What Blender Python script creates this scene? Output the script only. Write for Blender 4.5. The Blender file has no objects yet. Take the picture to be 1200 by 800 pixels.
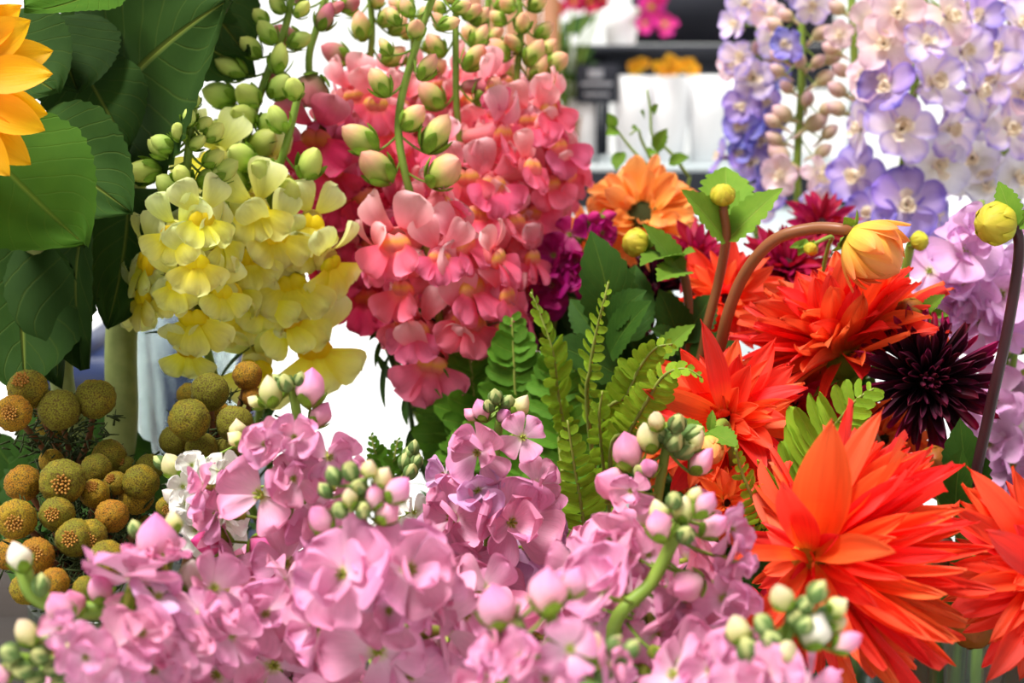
import bpy, bmesh, math, random
from mathutils import Vector, Matrix, noise
random.seed(11)
sc = bpy.context.scene
COL = sc.collection
R = random.random
def U(a, b): return a + (b - a) * R()
PI = math.pi

# ------------------------------------------------------------------ camera
PITCH = math.radians(12.0)
CAM = Vector((0, 0, 1.35))
cd = bpy.data.cameras.new('camera')
cam = bpy.data.objects.new('camera', cd); COL.objects.link(cam)
cam.location = CAM; cam.rotation_euler = (PI / 2 - PITCH, 0, 0)
cd.lens = 50; cd.sensor_width = 36; cd.clip_start = 0.02; cd.clip_end = 200
cd.dof.use_dof = True; cd.dof.focus_distance = 0.74; cd.dof.aperture_fstop = 8.0
sc.camera = cam
FPX = 1200 * 50 / 36.0
VR = Vector((1, 0, 0)); VF = Vector((0, math.cos(PITCH), -math.sin(PITCH))); VU = Vector((0, math.sin(PITCH), math.cos(PITCH)))

# ------------------------------------------------------------------ sky, sun, exposure
w = bpy.data.worlds.new('sky'); sc.world = w; w.use_nodes = True
bg = w.node_tree.nodes['Background']; bg.inputs[0].default_value = (1.0, 0.985, 0.96, 1); bg.inputs[1].default_value = 0.43
sl = bpy.data.lights.new('sun', 'SUN'); sl.energy = 5.2; sl.angle = math.radians(24); sl.color = (1, 0.98, 0.94)
sun = bpy.data.objects.new('sun', sl); COL.objects.link(sun)
sun.rotation_euler = Vector((0.34, 0.16, -1.0)).to_track_quat('-Z', 'Y').to_euler()
sc.view_settings.view_transform = 'Standard'; sc.view_settings.look = 'None'
sc.view_settings.exposure = 0.42; sc.view_settings.gamma = 1; sc.view_settings.use_curve_mapping = False

# ------------------------------------------------------------------ helpers
def P(x, y, d): return CAM + VR * ((x - 600) / FPX * d) - VU * ((y - 400) / FPX * d) + VF * d
def V(r, u, t): return (VR * r + VU * u - VF * t).normalized()      # right, up, toward the viewer's side of the table
def px(r, d): return r * d / FPX
def lin(c):
    f = lambda v: v / 12.92 if v <= 0.04045 else ((v + 0.055) / 1.055) ** 2.4
    return (f(c[0] / 255), f(c[1] / 255), f(c[2] / 255), 1)
def frame(pos, z, up=None, roll=0.0, s=1.0):
    z = Vector(z).normalized(); up = Vector(up) if up is not None else Vector((0, 0, 1))
    y = up - z * up.dot(z)
    if y.length < 1e-3: y = Vector((0, 1, 0)) - z * z.y
    y.normalize(); x = y.cross(z)
    m = Matrix(((x.x, y.x, z.x), (x.y, y.y, z.y), (x.z, y.z, z.z))) @ Matrix.Rotation(roll, 3, 'Z') * s
    return Matrix.Translation(pos) @ m.to_4x4()
def yframe(pos, ydir, nrm, s=1.0, twist=0.0):                      # local +Y along ydir, +Z near nrm
    y = Vector(ydir).normalized(); n = Vector(nrm); z = n - y * n.dot(y)
    if z.length < 1e-3: z = Vector((0.3, 0.2, 1)) - y * Vector((0.3, 0.2, 1)).dot(y)
    z.normalize()
    if twist: z = Matrix.Rotation(twist, 3, y) @ z
    x = y.cross(z)
    m = Matrix(((x.x, y.x, z.x), (x.y, y.y, z.y), (x.z, y.z, z.z))) * s
    return Matrix.Translation(pos) @ m.to_4x4()

def mesh(name, vs, fs, uv=None, mats=()):
    me = bpy.data.meshes.new(name); me.from_pydata([tuple(v) for v in vs], [], fs)
    if uv:
        l = me.uv_layers.new(name='UVMap'); d = [0.0] * (2 * len(me.loops))
        vi = [0] * len(me.loops); me.loops.foreach_get('vertex_index', vi)
        for i, k in enumerate(vi): d[2 * i], d[2 * i + 1] = uv[k]
        l.data.foreach_set('uv', d)
    me.polygons.foreach_set('use_smooth', [True] * len(me.polygons))
    for m in (mats if isinstance(mats, (list, tuple)) else [mats]): me.materials.append(m)
    return me
class MB:
    def __init__(s): s.v = []; s.f = []; s.uv = []
    def add(s, part, M=None):
        v, f, uv = part; o = len(s.v)
        s.v += [M @ Vector(p) for p in v] if M else [Vector(p) for p in v]
        s.f += [tuple(i + o for i in q) for q in f]; s.uv += uv
        return s
    def mesh(s, name, mat): return mesh(name, s.v, s.f, s.uv, mat)
def T(x, y, z): return Matrix.Translation((x, y, z))
def RX(a): return Matrix.Rotation(a, 4, 'X')
def RY(a): return Matrix.Rotation(a, 4, 'Y')
def RZ(a): return Matrix.Rotation(a, 4, 'Z')
def S(a, b=None, c=None): return Matrix.Diagonal((a, a if b is None else b, a if c is None else c, 1))

def link(name, me, parent=None, mw=None, local=None):
    o = bpy.data.objects.new(name, me); COL.objects.link(o)
    if parent is not None:
        o.parent = parent
        o.matrix_local = local if local is not None else BASE[parent.name].inverted() @ mw
        BASE[o.name] = BASE[parent.name] @ local if local is not None else mw
    else:
        o.matrix_local = mw if mw is not None else Matrix()
        BASE[o.name] = mw.copy() if mw is not None else Matrix()
    return o
BASE = {}
def thing(name, label, cat, loc, group=None):
    o = link(name, None, None, Matrix.Translation(loc)); o.empty_display_size = 0.02
    o['label'] = label; o['category'] = cat
    if group: o['group'] = group
    return o
def tag(o, label, cat, group=None):
    o['label'] = label; o['category'] = cat
    if group: o['group'] = group
    return o
def struct(name, me, mw=None):
    o = link(name, me, None, mw); o['kind'] = 'structure'; return o

# a petal or leaf: base at the origin, length along +Y, upper face +Z
SHAPES = {'obovate': (0.85, 5.0, 0.55, 0.16), 'lance': (0.6, 1.9, 0.85, 0.2), 'ovate': (0.45, 1.8, 1.05, 0.1), 'oval': (0.5, 3.2, 0.55, 0.14),
          'oblong': (0.18, 5.0, 0.6, 0.5), 'narrow': (0.5, 1.6, 0.9, 0.2), 'quill': (0.3, 6.0, 0.5, 0.5), 'broad': (0.42, 1.75, 0.9, 0.06)}
def petal(L=1, W=0.5, shape='obovate', bend=0.0, cup=0.2, ruf=0.0, nf=2.0, notch=0.0, ser=0.0, nser=9, side=0.0, roll=0.0, nx=5, ny=8, norm=False, wob=0.0, fold=0.0):
    a, b, c, b0 = SHAPES[shape]
    prof = lambda t: (t ** a) * max(1 - t ** b, 0) ** c
    mx = max(prof(i / 60) for i in range(61))
    vs, uv = [], []; ph = U(0, 6.28); ph2 = U(0, 6.28)
    y = z = 0.0; ang = 0.0; pt = 0.0; cx = 0.0
    rows = []
    for j in range(ny + 1):
        q = j / ny; t = 1 - (1 - q) ** 1.35
        dt = (t - pt) * L; ang = bend * (t ** 1.3); y += math.cos(ang) * dt; z += math.sin(ang) * dt; pt = t
        cx = side * L * t * t
        wd = W * max((b0 * (1 - t) ** 2 + prof(t) / mx * (1 - b0 * (1 - t) ** 2)), 0.012)
        rows.append((t, y, z, ang, wd, cx))
    for (t, y, z, ang, wd, cx) in rows:
        for i in range(nx + 1):
            s = 2 * i / nx - 1
            sw = 1.0
            if ser and abs(s) > 0.9 and 0.05 < t < 0.98: sw = 1 + ser * (1 if int(t * nser * 2) % 2 else -1)
            x = s * wd * sw; h = cup * wd * (s * s) + fold * wd * abs(s)
            h += ruf * math.sin(nf * s * PI + ph + 2 * t) * t * t * L + wob * math.sin(7 * t + ph2 + s * 1.5) * L * abs(s)
            dy = -notch * L * t ** 6 * (1 - abs(s)) ** 1.0
            if roll: a2 = s * roll; x, h = (wd / roll) * math.sin(a2), (wd / roll) * (1 - math.cos(a2)) + h * 0.2
            n = (0, -math.sin(ang), math.cos(ang)); d = (0, math.cos(ang), math.sin(ang))
            vs.append(Vector((x + cx, y + n[1] * h + d[1] * dy, z + n[2] * h + d[2] * dy))); uv.append(((s + 1) / 2, t))
    if norm:
        tip = vs[-(nx // 2 + 1)].copy(); l = math.hypot(tip.y, tip.z); a3 = math.atan2(tip.z, tip.y)
        M = Matrix.Rotation(-a3, 3, 'X') * (L / l)
        vs = [M @ v for v in vs]
    fs = [(j * (nx + 1) + i, j * (nx + 1) + i + 1, (j + 1) * (nx + 1) + i + 1, (j + 1) * (nx + 1) + i) for j in range(ny) for i in range(nx)]
    return vs, fs, uv
def lathe(pro, n=10, squash=1.0, lobes=0, lob=0.0, twist=0.0):                 # pro = [(r, z)], axis +Z
    vs, uv, fs = [], [], []
    for j, (r, z) in enumerate(pro):
        for i in range(n):
            a = 2 * PI * i / n; k = r * (1 + lob * (j / (len(pro) - 1)) ** .5 * math.cos(lobes * a + twist * j / (len(pro) - 1))) if lobes else r
            vs.append(Vector((k * math.cos(a), k * math.sin(a) * squash, z))); uv.append((i / n, j / (len(pro) - 1)))
    for j in range(len(pro) - 1):
        for i in range(n): fs.append((j * n + i, j * n + (i + 1) % n, (j + 1) * n + (i + 1) % n, (j + 1) * n + i))
    return vs, fs, uv
def egg(L, r, n=10, m=8, p=0.9, tip=1.0, **k):                      # ellipsoid along +Z from 0 to L
    pro = []
    for j in range(m + 1):
        t = j / m; rr = r * math.sin(PI * t ** p) ** (0.62 if t < 0.5 else 0.62 * tip); pro.append((max(rr, 1e-4), L * t))
    return lathe(pro, n, **k)
def egg_sepals(L, r, n, cover, W=.9, p=0.95, tip=1.0, scale=1.05, flare=.05, nu=3, nv=5, only=False):
    b = MB(); vs, fs, uv = [], [], []
    for i in range(1 if only else n):
        o = len(vs)
        for j in range(nv + 1):
            v = j / nv; t = .02 + v * cover; rr = r * math.sin(PI * t ** p) ** (0.62 if t < .5 else .62 * tip) * scale + flare * r * v ** 3 + .02 * r
            ha = PI / n * W * max(1 - v ** 2.2, 0.02) ** .7
            for k in range(nu + 1):
                a = 2 * PI * i / n + (2 * k / nu - 1) * ha; q = rr * (1 + .06 * (1 - abs(2 * k / nu - 1)))
                vs.append(Vector((q * math.cos(a), q * math.sin(a), L * t - .02 * L))); uv.append((k / nu, v))
        for j in range(nv):
            for k in range(nu): fs.append((o + j * (nu + 1) + k, o + j * (nu + 1) + k + 1, o + (j + 1) * (nu + 1) + k + 1, o + (j + 1) * (nu + 1) + k))
    return b.add((vs, fs, uv))
def smooth(pts, k=5):
    pts = [Vector(p) for p in pts]
    if len(pts) < 3: return [pts[0].lerp(pts[-1], i / k) for i in range(k + 1)]
    q = [pts[0] * 2 - pts[1]] + pts + [pts[-1] * 2 - pts[-2]]; out = []
    for i in range(1, len(q) - 2):
        a, b, c, d = q[i - 1:i + 3]
        for j in range(k):
            t = j / k
            out.append(0.5 * (2 * b + (c - a) * t + (2 * a - 5 * b + 4 * c - d) * t * t + (3 * b - a - 3 * c + d) * t ** 3))
    out.append(pts[-1]); return out
def tube(pts, r0, r1=None, n=7, k=5, sm=True, ribs=0.0):
    ps = smooth(pts, k) if sm else [Vector(p) for p in pts]; r1 = r0 if r1 is None else r1
    vs, fs, uv = [], [], []; N = len(ps); ref = Vector((0.31, -0.9, 0.2))
    for j, p in enumerate(ps):
        tn = (ps[min(j + 1, N - 1)] - ps[max(j - 1, 0)]).normalized()
        x = ref - tn * ref.dot(tn); x.normalize(); y = tn.cross(x); r = r0 + (r1 - r0) * j / (N - 1)
        for i in range(n):
            a = 2 * PI * i / n; rr = r * (1 + ribs * (i % 2))
            vs.append(p + x * (rr * math.cos(a)) + y * (rr * math.sin(a))); uv.append((i / n, j / (N - 1)))
    for j in range(N - 1):
        for i in range(n): fs.append((j * n + i, j * n + (i + 1) % n, (j + 1) * n + (i + 1) % n, (j + 1) * n + i))
    fs.append(tuple(range(n - 1, -1, -1))); fs.append(tuple((N - 1) * n + i for i in range(n)))
    return vs, fs, uv
def box(x0, x1, y0, y1, z0, z1):
    v = [(x, y, z) for x in (x0, x1) for y in (y0, y1) for z in (z0, z1)]
    return v, [(0, 1, 3, 2), (4, 6, 7, 5), (0, 4, 5, 1), (2, 3, 7, 6), (0, 2, 6, 4), (1, 5, 7, 3)], [(0, 0)] * 8

# ------------------------------------------------------------------ materials
class NT:
    def __init__(s, name):
        s.m = bpy.data.materials.new(name); s.m.use_nodes = True; s.t = s.m.node_tree; s.t.nodes.clear(); s.out = s.n('ShaderNodeOutputMaterial')
    def n(s, k, **p):
        o = s.t.nodes.new(k)
        for a, b in p.items(): setattr(o, a, b)
        return o
    def l(s, a, b): s.t.links.new(a, b)
    def math(s, op, a, b=None, c=None):
        o = s.n('ShaderNodeMath', operation=op)
        for i, q in enumerate((a, b, c)):
            if q is None: continue
            if hasattr(q, 'is_linked'): s.l(q, o.inputs[i])
            else: o.inputs[i].default_value = q
        return o.outputs[0]
    def ramp(s, fac, stops):
        o = s.n('ShaderNodeValToRGB'); e = o.color_ramp.elements
        while len(e) < len(stops): e.new(0.5)
        for k, (p, c) in zip(e, stops): k.position = p; k.color = lin(c)
        s.l(fac, o.inputs[0]); return o.outputs[0]
    def mix(s, fac, a, b, blend='MIX'):
        o = s.n('ShaderNodeMix', data_type='RGBA', blend_type=blend)
        for i, q in ((0, fac), (6, a), (7, b)):
            if hasattr(q, 'is_linked'): s.l(q, o.inputs[i])
            else: o.inputs[i].default_value = q
        return o.outputs[2]
    def noise(s, vec, scale, detail=2.0):
        o = s.n('ShaderNodeTexNoise'); o.inputs['Scale'].default_value = scale; o.inputs['Detail'].default_value = detail
        if vec is not None: s.l(vec, o.inputs['Vector'])
        return o.outputs[0]
    def finish(s, col, rough=0.55, trans=0.0, bump=None, bstr=0.3, bdist=0.0006, spec=0.3, tcol=None):
        p = s.n('ShaderNodeBsdfPrincipled'); s.l(col, p.inputs['Base Color']); p.inputs['Roughness'].default_value = rough; p.inputs['Specular IOR Level'].default_value = spec
        if bump is not None:
            b = s.n('ShaderNodeBump'); b.inputs['Strength'].default_value = bstr; b.inputs['Distance'].default_value = bdist; s.l(bump, b.inputs['Height']); s.l(b.outputs[0], p.inputs['Normal'])
        sh = p.outputs[0]
        if trans:
            t = s.n('ShaderNodeBsdfTranslucent'); s.l(tcol or col, t.inputs[0]); mx = s.n('ShaderNodeMixShader'); mx.inputs[0].default_value = trans
            s.l(sh, mx.inputs[1]); s.l(t.outputs[0], mx.inputs[2]); sh = mx.outputs[0]
        s.l(sh, s.out.inputs[0]); return s.m
def petal_mat(name, stops, trans=0.4, rough=0.55, var=0.12, hue=0.015, vein=0.12, streak=22.0, edge=None, sat=1.0):
    k = NT(name); uv = k.n('ShaderNodeUVMap'); sp = k.n('ShaderNodeSeparateXYZ'); k.l(uv.outputs[0], sp.inputs[0])
    u, v = sp.outputs[0], sp.outputs[1]
    oi = k.n('ShaderNodeObjectInfo'); rnd = oi.outputs['Random']
    tc = k.n('ShaderNodeTexCoord'); nz = k.noise(tc.outputs['Object'], 3.0)
    vv = k.math('ADD', v, k.math('MULTIPLY', k.math('SUBTRACT', nz, 0.5), 0.22))
    col = k.ramp(vv, stops)
    cb = k.n('ShaderNodeCombineXYZ'); k.l(k.math('MULTIPLY', u, streak), cb.inputs[0]); k.l(k.math('MULTIPLY', v, 2.5), cb.inputs[1]); k.l(k.math('MULTIPLY', rnd, 37.0), cb.inputs[2])
    st = k.noise(cb.outputs[0], 1.0, 3.0)
    if edge:
        e = k.math('ABSOLUTE', k.math('SUBTRACT', u, 0.5)); e = k.math('MULTIPLY', k.math('MAXIMUM', k.math('SUBTRACT', e, 0.3), 0.0), 3.2)
        ev = k.math('MAXIMUM', e, k.math('MULTIPLY', k.math('MAXIMUM', k.math('SUBTRACT', vv, 0.72), 0.0), 3.0))
        ev = k.math('MULTIPLY', ev, k.math('ADD', nz, 0.45)); ev = k.math('MINIMUM', ev, 0.9)
        col = k.mix(ev, col, lin(edge))
    h = k.n('ShaderNodeHueSaturation'); k.l(col, h.inputs['Color']); h.inputs['Saturation'].default_value = sat
    k.l(k.math('ADD', k.math('MULTIPLY', k.math('SUBTRACT', rnd, 0.5), hue * 2), 0.5), h.inputs['Hue'])
    val = k.math('ADD', k.math('MULTIPLY', k.math('SUBTRACT', k.math('FRACT', k.math('MULTIPLY', rnd, 7.31)), 0.5), var * 2), 1.0)
    val = k.math('MULTIPLY', val, k.math('ADD', k.math('MULTIPLY', k.math('SUBTRACT', st, 0.5), vein * 2), 1.0))
    k.l(val, h.inputs['Value'])
    return k.finish(h.outputs[0], rough, trans, st, 0.35, 0.0005)
def leaf_mat(name, a, b, rib, trans=0.3, rough=0.62, veins=9.0, spec=0.16, var=0.2, bs=0.5):
    k = NT(name); uv = k.n('ShaderNodeUVMap'); sp = k.n('ShaderNodeSeparateXYZ'); k.l(uv.outputs[0], sp.inputs[0]); u, v = sp.outputs[0], sp.outputs[1]
    au = k.math('ABSOLUTE', k.math('SUBTRACT', u, 0.5))
    rnd = k.n('ShaderNodeObjectInfo').outputs['Random']; tc = k.n('ShaderNodeTexCoord')
    n1 = k.noise(tc.outputs['Object'], 4.0, 4.0)
    col = k.mix(n1, lin(a), lin(b))
    mid = k.math('SUBTRACT', 1.0, k.math('MINIMUM', k.math('DIVIDE', au, 0.022), 1.0))
    ph = k.math('FRACT', k.math('MULTIPLY', k.math('SUBTRACT', v, k.math('MULTIPLY', au, 0.75)), veins)); ph = k.math('FRACT', k.math('ADD', ph, k.math('MULTIPLY', n1, 0.5)))
    sv = k.math('SUBTRACT', 1.0, k.math('MINIMUM', k.math('DIVIDE', k.math('ABSOLUTE', k.math('SUBTRACT', ph, 0.5)), 0.07), 1.0))
    vn = k.math('MAXIMUM', mid, k.math('MULTIPLY', sv, k.math('MULTIPLY', k.noise(tc.outputs['Object'], 2.0), 0.32)))
    col = k.mix(k.math('MULTIPLY', vn, 0.7), col, lin(rib))
    h = k.n('ShaderNodeHueSaturation'); k.l(col, h.inputs['Color'])
    k.l(k.math('ADD', k.math('MULTIPLY', k.math('SUBTRACT', rnd, 0.5), 2 * var), 1.0), h.inputs['Value'])
    bump = k.math('SUBTRACT', k.math('MULTIPLY', n1, 0.6), vn)
    return k.finish(h.outputs[0], rough, trans, bump, bs, 0.0012, spec)
def plain_mat(name, a, b, scale=60.0, rough=0.5, trans=0.0, bstr=0.3, bdist=0.0005, spec=0.3, var=0.0, stretch=False):
    k = NT(name); tc = k.n('ShaderNodeTexCoord'); vec = tc.outputs['Object']
    n1 = k.noise(vec, scale, 4.0); col = k.mix(n1, lin(a), lin(b))
    if var:
        h = k.n('ShaderNodeHueSaturation'); k.l(col, h.inputs['Color']); rnd = k.n('ShaderNodeObjectInfo').outputs['Random']
        k.l(k.math('ADD', k.math('MULTIPLY', k.math('SUBTRACT', rnd, 0.5), 2 * var), 1.0), h.inputs['Value'])
        k.l(k.math('ADD', k.math('MULTIPLY', k.math('SUBTRACT', k.math('FRACT', k.math('MULTIPLY', rnd, 5.7)), 0.5), var * 0.12), 0.5), h.inputs['Hue']); col = h.outputs[0]
    return k.finish(col, rough, trans, n1, bstr, bdist, spec)
def glass_mat(name, tint=(1, 1, 1, 1)):
    k = NT(name); g = k.n('ShaderNodeBsdfGlass'); g.inputs['Color'].default_value = tint; g.inputs['Roughness'].default_value = 0.0; g.inputs['IOR'].default_value = 1.45
    t = k.n('ShaderNodeBsdfTransparent'); t.inputs[0].default_value = tint; mx = k.n('ShaderNodeMixShader'); mx.inputs[0].default_value = 0.45
    k.l(g.outputs[0], mx.inputs[1]); k.l(t.outputs[0], mx.inputs[2]); k.l(mx.outputs[0], k.out.inputs[0]); return k.m

M = {}
M['stem'] = plain_mat('green_stem', (150, 172, 70), (112, 146, 52), 90, trans=0.15)
M['stem_dk'] = plain_mat('dark_stem', (86, 112, 52), (52, 78, 34), 90)
M['stem_red'] = plain_mat('russet_stem', (150, 78, 54), (120, 88, 46), 50, rough=0.4)
M['stem_purple'] = plain_mat('purple_stem', (66, 28, 38), (44, 28, 26), 50, rough=0.4)
M['stem_sun'] = plain_mat('hairy_sunflower_stem', (150, 158, 92), (112, 126, 66), 120, rough=0.8)
M['calyx'] = leaf_mat('calyx_green', (140, 170, 56), (100, 140, 40), (165, 188, 84), veins=3)
M['bract'] = leaf_mat('dahlia_bract', (134, 158, 48), (88, 124, 32), (165, 178, 76), veins=5)
M['leaf'] = leaf_mat('leaf_green', (126, 160, 52), (84, 128, 34), (160, 182, 84), trans=0.35)
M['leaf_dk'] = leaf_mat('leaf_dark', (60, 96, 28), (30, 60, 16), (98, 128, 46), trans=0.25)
M['leaf_grey'] = leaf_mat('stock_leaf', (128, 154, 90), (92, 126, 66), (162, 180, 120), veins=4)
M['leaf_sun'] = leaf_mat('sunflower_leaf', (52, 80, 28), (30, 56, 18), (118, 128, 50), trans=0.22, veins=8, rough=0.75, var=0.25, bs=0.9, spec=.1)
M['leaf_sunlt'] = leaf_mat('sunflower_leaf_pale', (74, 112, 28), (48, 86, 18), (116, 136, 48), trans=0.25, veins=8, rough=0.75, var=0.1, bs=0.9, spec=.1)
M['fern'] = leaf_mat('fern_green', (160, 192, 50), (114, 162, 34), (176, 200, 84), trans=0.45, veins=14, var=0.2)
M['fern_shade'] = leaf_mat('fern_shaded', (104, 150, 40), (66, 118, 28), (140, 165, 60), trans=0.35, veins=14, var=0.25)  # darker copy of the fern green, shade of the rear fronds in its colour
M['rachis'] = plain_mat('fern_rachis', (150, 160, 70), (110, 120, 48), 90)

# stock
M['stock'] = petal_mat('stock_pink_petal', [(0.0, (214, 206, 160)), (0.14, (238, 194, 214)), (0.5, (232, 168, 198)), (1.0, (230, 146, 186))], 0.28, hue=0.014, var=0.12, vein=.2, streak=30)
M['stock_lilac'] = petal_mat('stock_lilac_petal', [(0.0, (208, 204, 176)), (0.16, (226, 192, 218)), (0.55, (222, 178, 212)), (1.0, (212, 154, 200))], 0.28, hue=0.012, var=0.1)
M['stock_mag'] = petal_mat('stock_magenta_petal', [(0.0, (190, 90, 130)), (0.3, (186, 30, 120)), (1.0, (172, 16, 112))], 0.35)
M['stock_lav'] = petal_mat('stock_lavender_petal', [(0.0, (222, 206, 190)), (0.2, (240, 196, 226)), (1.0, (230, 178, 230))], 0.4)
M['stock_white'] = petal_mat('stock_white_petal', [(0.0, (206, 214, 160)), (0.3, (238, 236, 226)), (1.0, (244, 240, 236))], 0.35, hue=0.005)
M['stock_eye'] = plain_mat('stock_eye', (190, 196, 84), (128, 146, 44), 400, rough=0.6)
def budm(nm, stops, **k): return petal_mat(nm, stops, 0.25, var=0.1, vein=0.15, streak=14, **k)
M['bud_pink'] = budm('stock_bud_pink', [(0.0, (190, 200, 120)), (0.35, (246, 196, 202)), (0.8, (246, 158, 200)), (1.0, (240, 140, 190))])
M['bud_green'] = budm('stock_bud_green', [(0.0, (140, 168, 92)), (0.55, (172, 190, 118)), (1.0, (214, 214, 140))])
M['bud_cream'] = budm('stock_bud_cream', [(0.0, (150, 178, 84)), (0.5, (222, 220, 140)), (1.0, (246, 222, 190))])
M['bud_hot'] = budm('stock_bud_hot', [(0.0, (214, 170, 150)), (0.3, (240, 120, 180)), (1.0, (228, 60, 150))])
M['bud_white'] = budm('stock_bud_white', [(0.0, (190, 205, 120)), (0.4, (238, 232, 206)), (1.0, (248, 236, 228))])
M['bud_mag'] = budm('stock_bud_magenta', [(0.0, (120, 120, 60)), (0.4, (190, 40, 120)), (1.0, (190, 20, 120))])
# snapdragon
def snap(nm, tube_, up, low, pal, bud):
    M[nm + '_tube'] = petal_mat(nm + '_tube', tube_, 0.35, streak=10); M[nm + '_up'] = petal_mat(nm + '_upper', up, 0.42, streak=12, hue=0.012)
    M[nm + '_low'] = petal_mat(nm + '_lower', low, 0.42, streak=12, hue=0.012); M[nm + '_pal'] = petal_mat(nm + '_palate', pal, 0.3, streak=6); M[nm + '_bud'] = budm(nm + '_bud', bud)
snap('pinksnap', [(0, (226, 196, 130)), (0.4, (240, 150, 150)), (1, (246, 128, 146))], [(0, (254, 124, 140)), (0.45, (254, 154, 168)), (1, (255, 204, 206))],
     [(0, (254, 136, 110)), (0.35, (252, 100, 132)), (1, (254, 136, 168))], [(0, (252, 120, 140)), (0.45, (252, 136, 120)), (.7, (254, 184, 84)), (.9, (254, 150, 140)), (1, (254, 150, 150))], [(0, (140, 176, 66)), (0.5, (196, 204, 106)), (0.8, (238, 186, 140)), (1, (242, 160, 144))])
snap('dusksnap', [(0, (176, 150, 90)), (0.4, (206, 110, 130)), (1, (214, 80, 120))], [(0, (206, 50, 92)), (0.5, (216, 84, 122)), (1, (222, 140, 156))],
     [(0, (214, 70, 60)), (0.4, (210, 40, 84)), (1, (212, 60, 100))], [(0, (206, 46, 84)), (.6, (220, 110, 60)), (1, (210, 70, 90))], [(0, (112, 140, 60)), (0.35, (176, 150, 110)), (0.7, (204, 120, 124)), (1, (196, 96, 116))])
snap('yelsnap', [(0, (200, 206, 110)), (0.5, (234, 228, 140)), (1, (240, 232, 130))], [(0, (240, 236, 84)), (0.5, (238, 242, 138)), (1, (240, 246, 182))],
     [(0, (250, 232, 30)), (0.4, (246, 238, 70)), (1, (242, 244, 156))], [(0, (255, 228, 6)), (1, (253, 230, 30))], [(0, (130, 172, 60)), (0.4, (186, 212, 96)), (1, (222, 230, 124))])
# delphinium
M['del_lilac'] = petal_mat('delphinium_lilac', [(0, (252, 244, 232)), (0.45, (246, 228, 240)), (1, (228, 206, 242))], 0.5, edge=(168, 144, 232), var=0.1)
M['del_pink'] = petal_mat('delphinium_blush', [(0, (244, 228, 206)), (0.5, (248, 220, 222)), (1, (244, 208, 222))], 0.5, var=0.08)
M['del_violet'] = petal_mat('delphinium_violet', [(0, (238, 222, 234)), (0.4, (206, 180, 230)), (1, (172, 146, 220))], 0.45, edge=(128, 106, 214))
M['del_blue'] = petal_mat('delphinium_blue', [(0, (226, 214, 232)), (0.4, (166, 156, 222)), (1, (122, 118, 212))], 0.45)
M['del_white'] = petal_mat('delphinium_white', [(0, (240, 236, 220)), (0.6, (244, 240, 246)), (1, (226, 220, 244))], 0.5, var=0.05)
M['del_bee'] = plain_mat('delphinium_bee', (255, 246, 228), (240, 222, 190), 3.0, trans=0.4)
M['del_eye'] = plain_mat('delphinium_eye', (96, 84, 60), (150, 130, 90), 200)
M['del_spur'] = petal_mat('delphinium_spur', [(0, (206, 180, 214)), (1, (190, 176, 150))], 0.4)
M['del_bud'] = budm('delphinium_bud', [(0, (198, 196, 130)), (0.5, (226, 196, 168)), (1, (222, 178, 190))])
# dahlias
M['dah_coral'] = petal_mat('dahlia_coral', [(0, (248, 190, 60)), (0.14, (252, 112, 44)), (0.4, (250, 78, 40)), (1, (252, 92, 58))], 0.42, hue=0.012, vein=0.24, streak=16, var=0.16)
M['dah_red'] = petal_mat('dahlia_red', [(0, (220, 90, 40)), (0.25, (216, 34, 28)), (1, (206, 30, 34))], 0.4, vein=0.16, streak=16)
M['dah_orange'] = petal_mat('dahlia_orange', [(0, (250, 224, 100)), (0.3, (254, 186, 90)), (1, (254, 172, 104))], 0.45, hue=0.01)
M['dah_dorange'] = petal_mat('dahlia_deep_orange', [(0, (226, 170, 60)), (0.35, (240, 112, 46)), (1, (240, 100, 50))], 0.4, hue=0.01)
M['dah_crim'] = petal_mat('dahlia_crimson', [(0, (110, 10, 40)), (0.4, (166, 14, 58)), (1, (186, 24, 72))], 0.35)
M['dah_maroon'] = petal_mat('dahlia_maroon', [(0, (16, 3, 9)), (0.6, (38, 5, 20)), (.85, (78, 8, 38)), (1, (110, 12, 50))], 0.2, rough=0.65)
M['dah_eye_y'] = plain_mat('dahlia_eye_yellow', (240, 180, 40), (190, 140, 30), 500, rough=0.7, bstr=0.8, bdist=0.001)
M['dah_eye_g'] = plain_mat('dahlia_eye_green', (70, 78, 22), (30, 38, 12), 500, rough=0.7, bstr=0.8, bdist=0.001)
M['dah_eye_d'] = plain_mat('dahlia_eye_dark', (70, 14, 18), (36, 6, 16), 500, rough=0.7, bstr=0.8, bdist=0.001)
M['bud_yel'] = budm('dahlia_bud_yellow', [(0, (120, 146, 40)), (0.4, (186, 184, 44)), (1, (214, 198, 62))])
M['bud_olive'] = budm('dahlia_bud_olive', [(0, (90, 110, 30)), (0.45, (140, 104, 28)), (1, (150, 84, 22))])
M['bud_orange'] = budm('dahlia_bud_orange', [(0, (220, 206, 80)), (0.4, (246, 200, 96)), (1, (250, 160, 90))])
M['sun_ray'] = petal_mat('sunflower_ray', [(0, (230, 134, 0)), (0.4, (250, 172, 0)), (1, (252, 188, 6))], 0.4, hue=0.01)
M['sun_disc'] = plain_mat('sunflower_disc', (70, 46, 20), (30, 20, 12), 700, rough=0.9, bstr=1.0, bdist=0.002)

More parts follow.
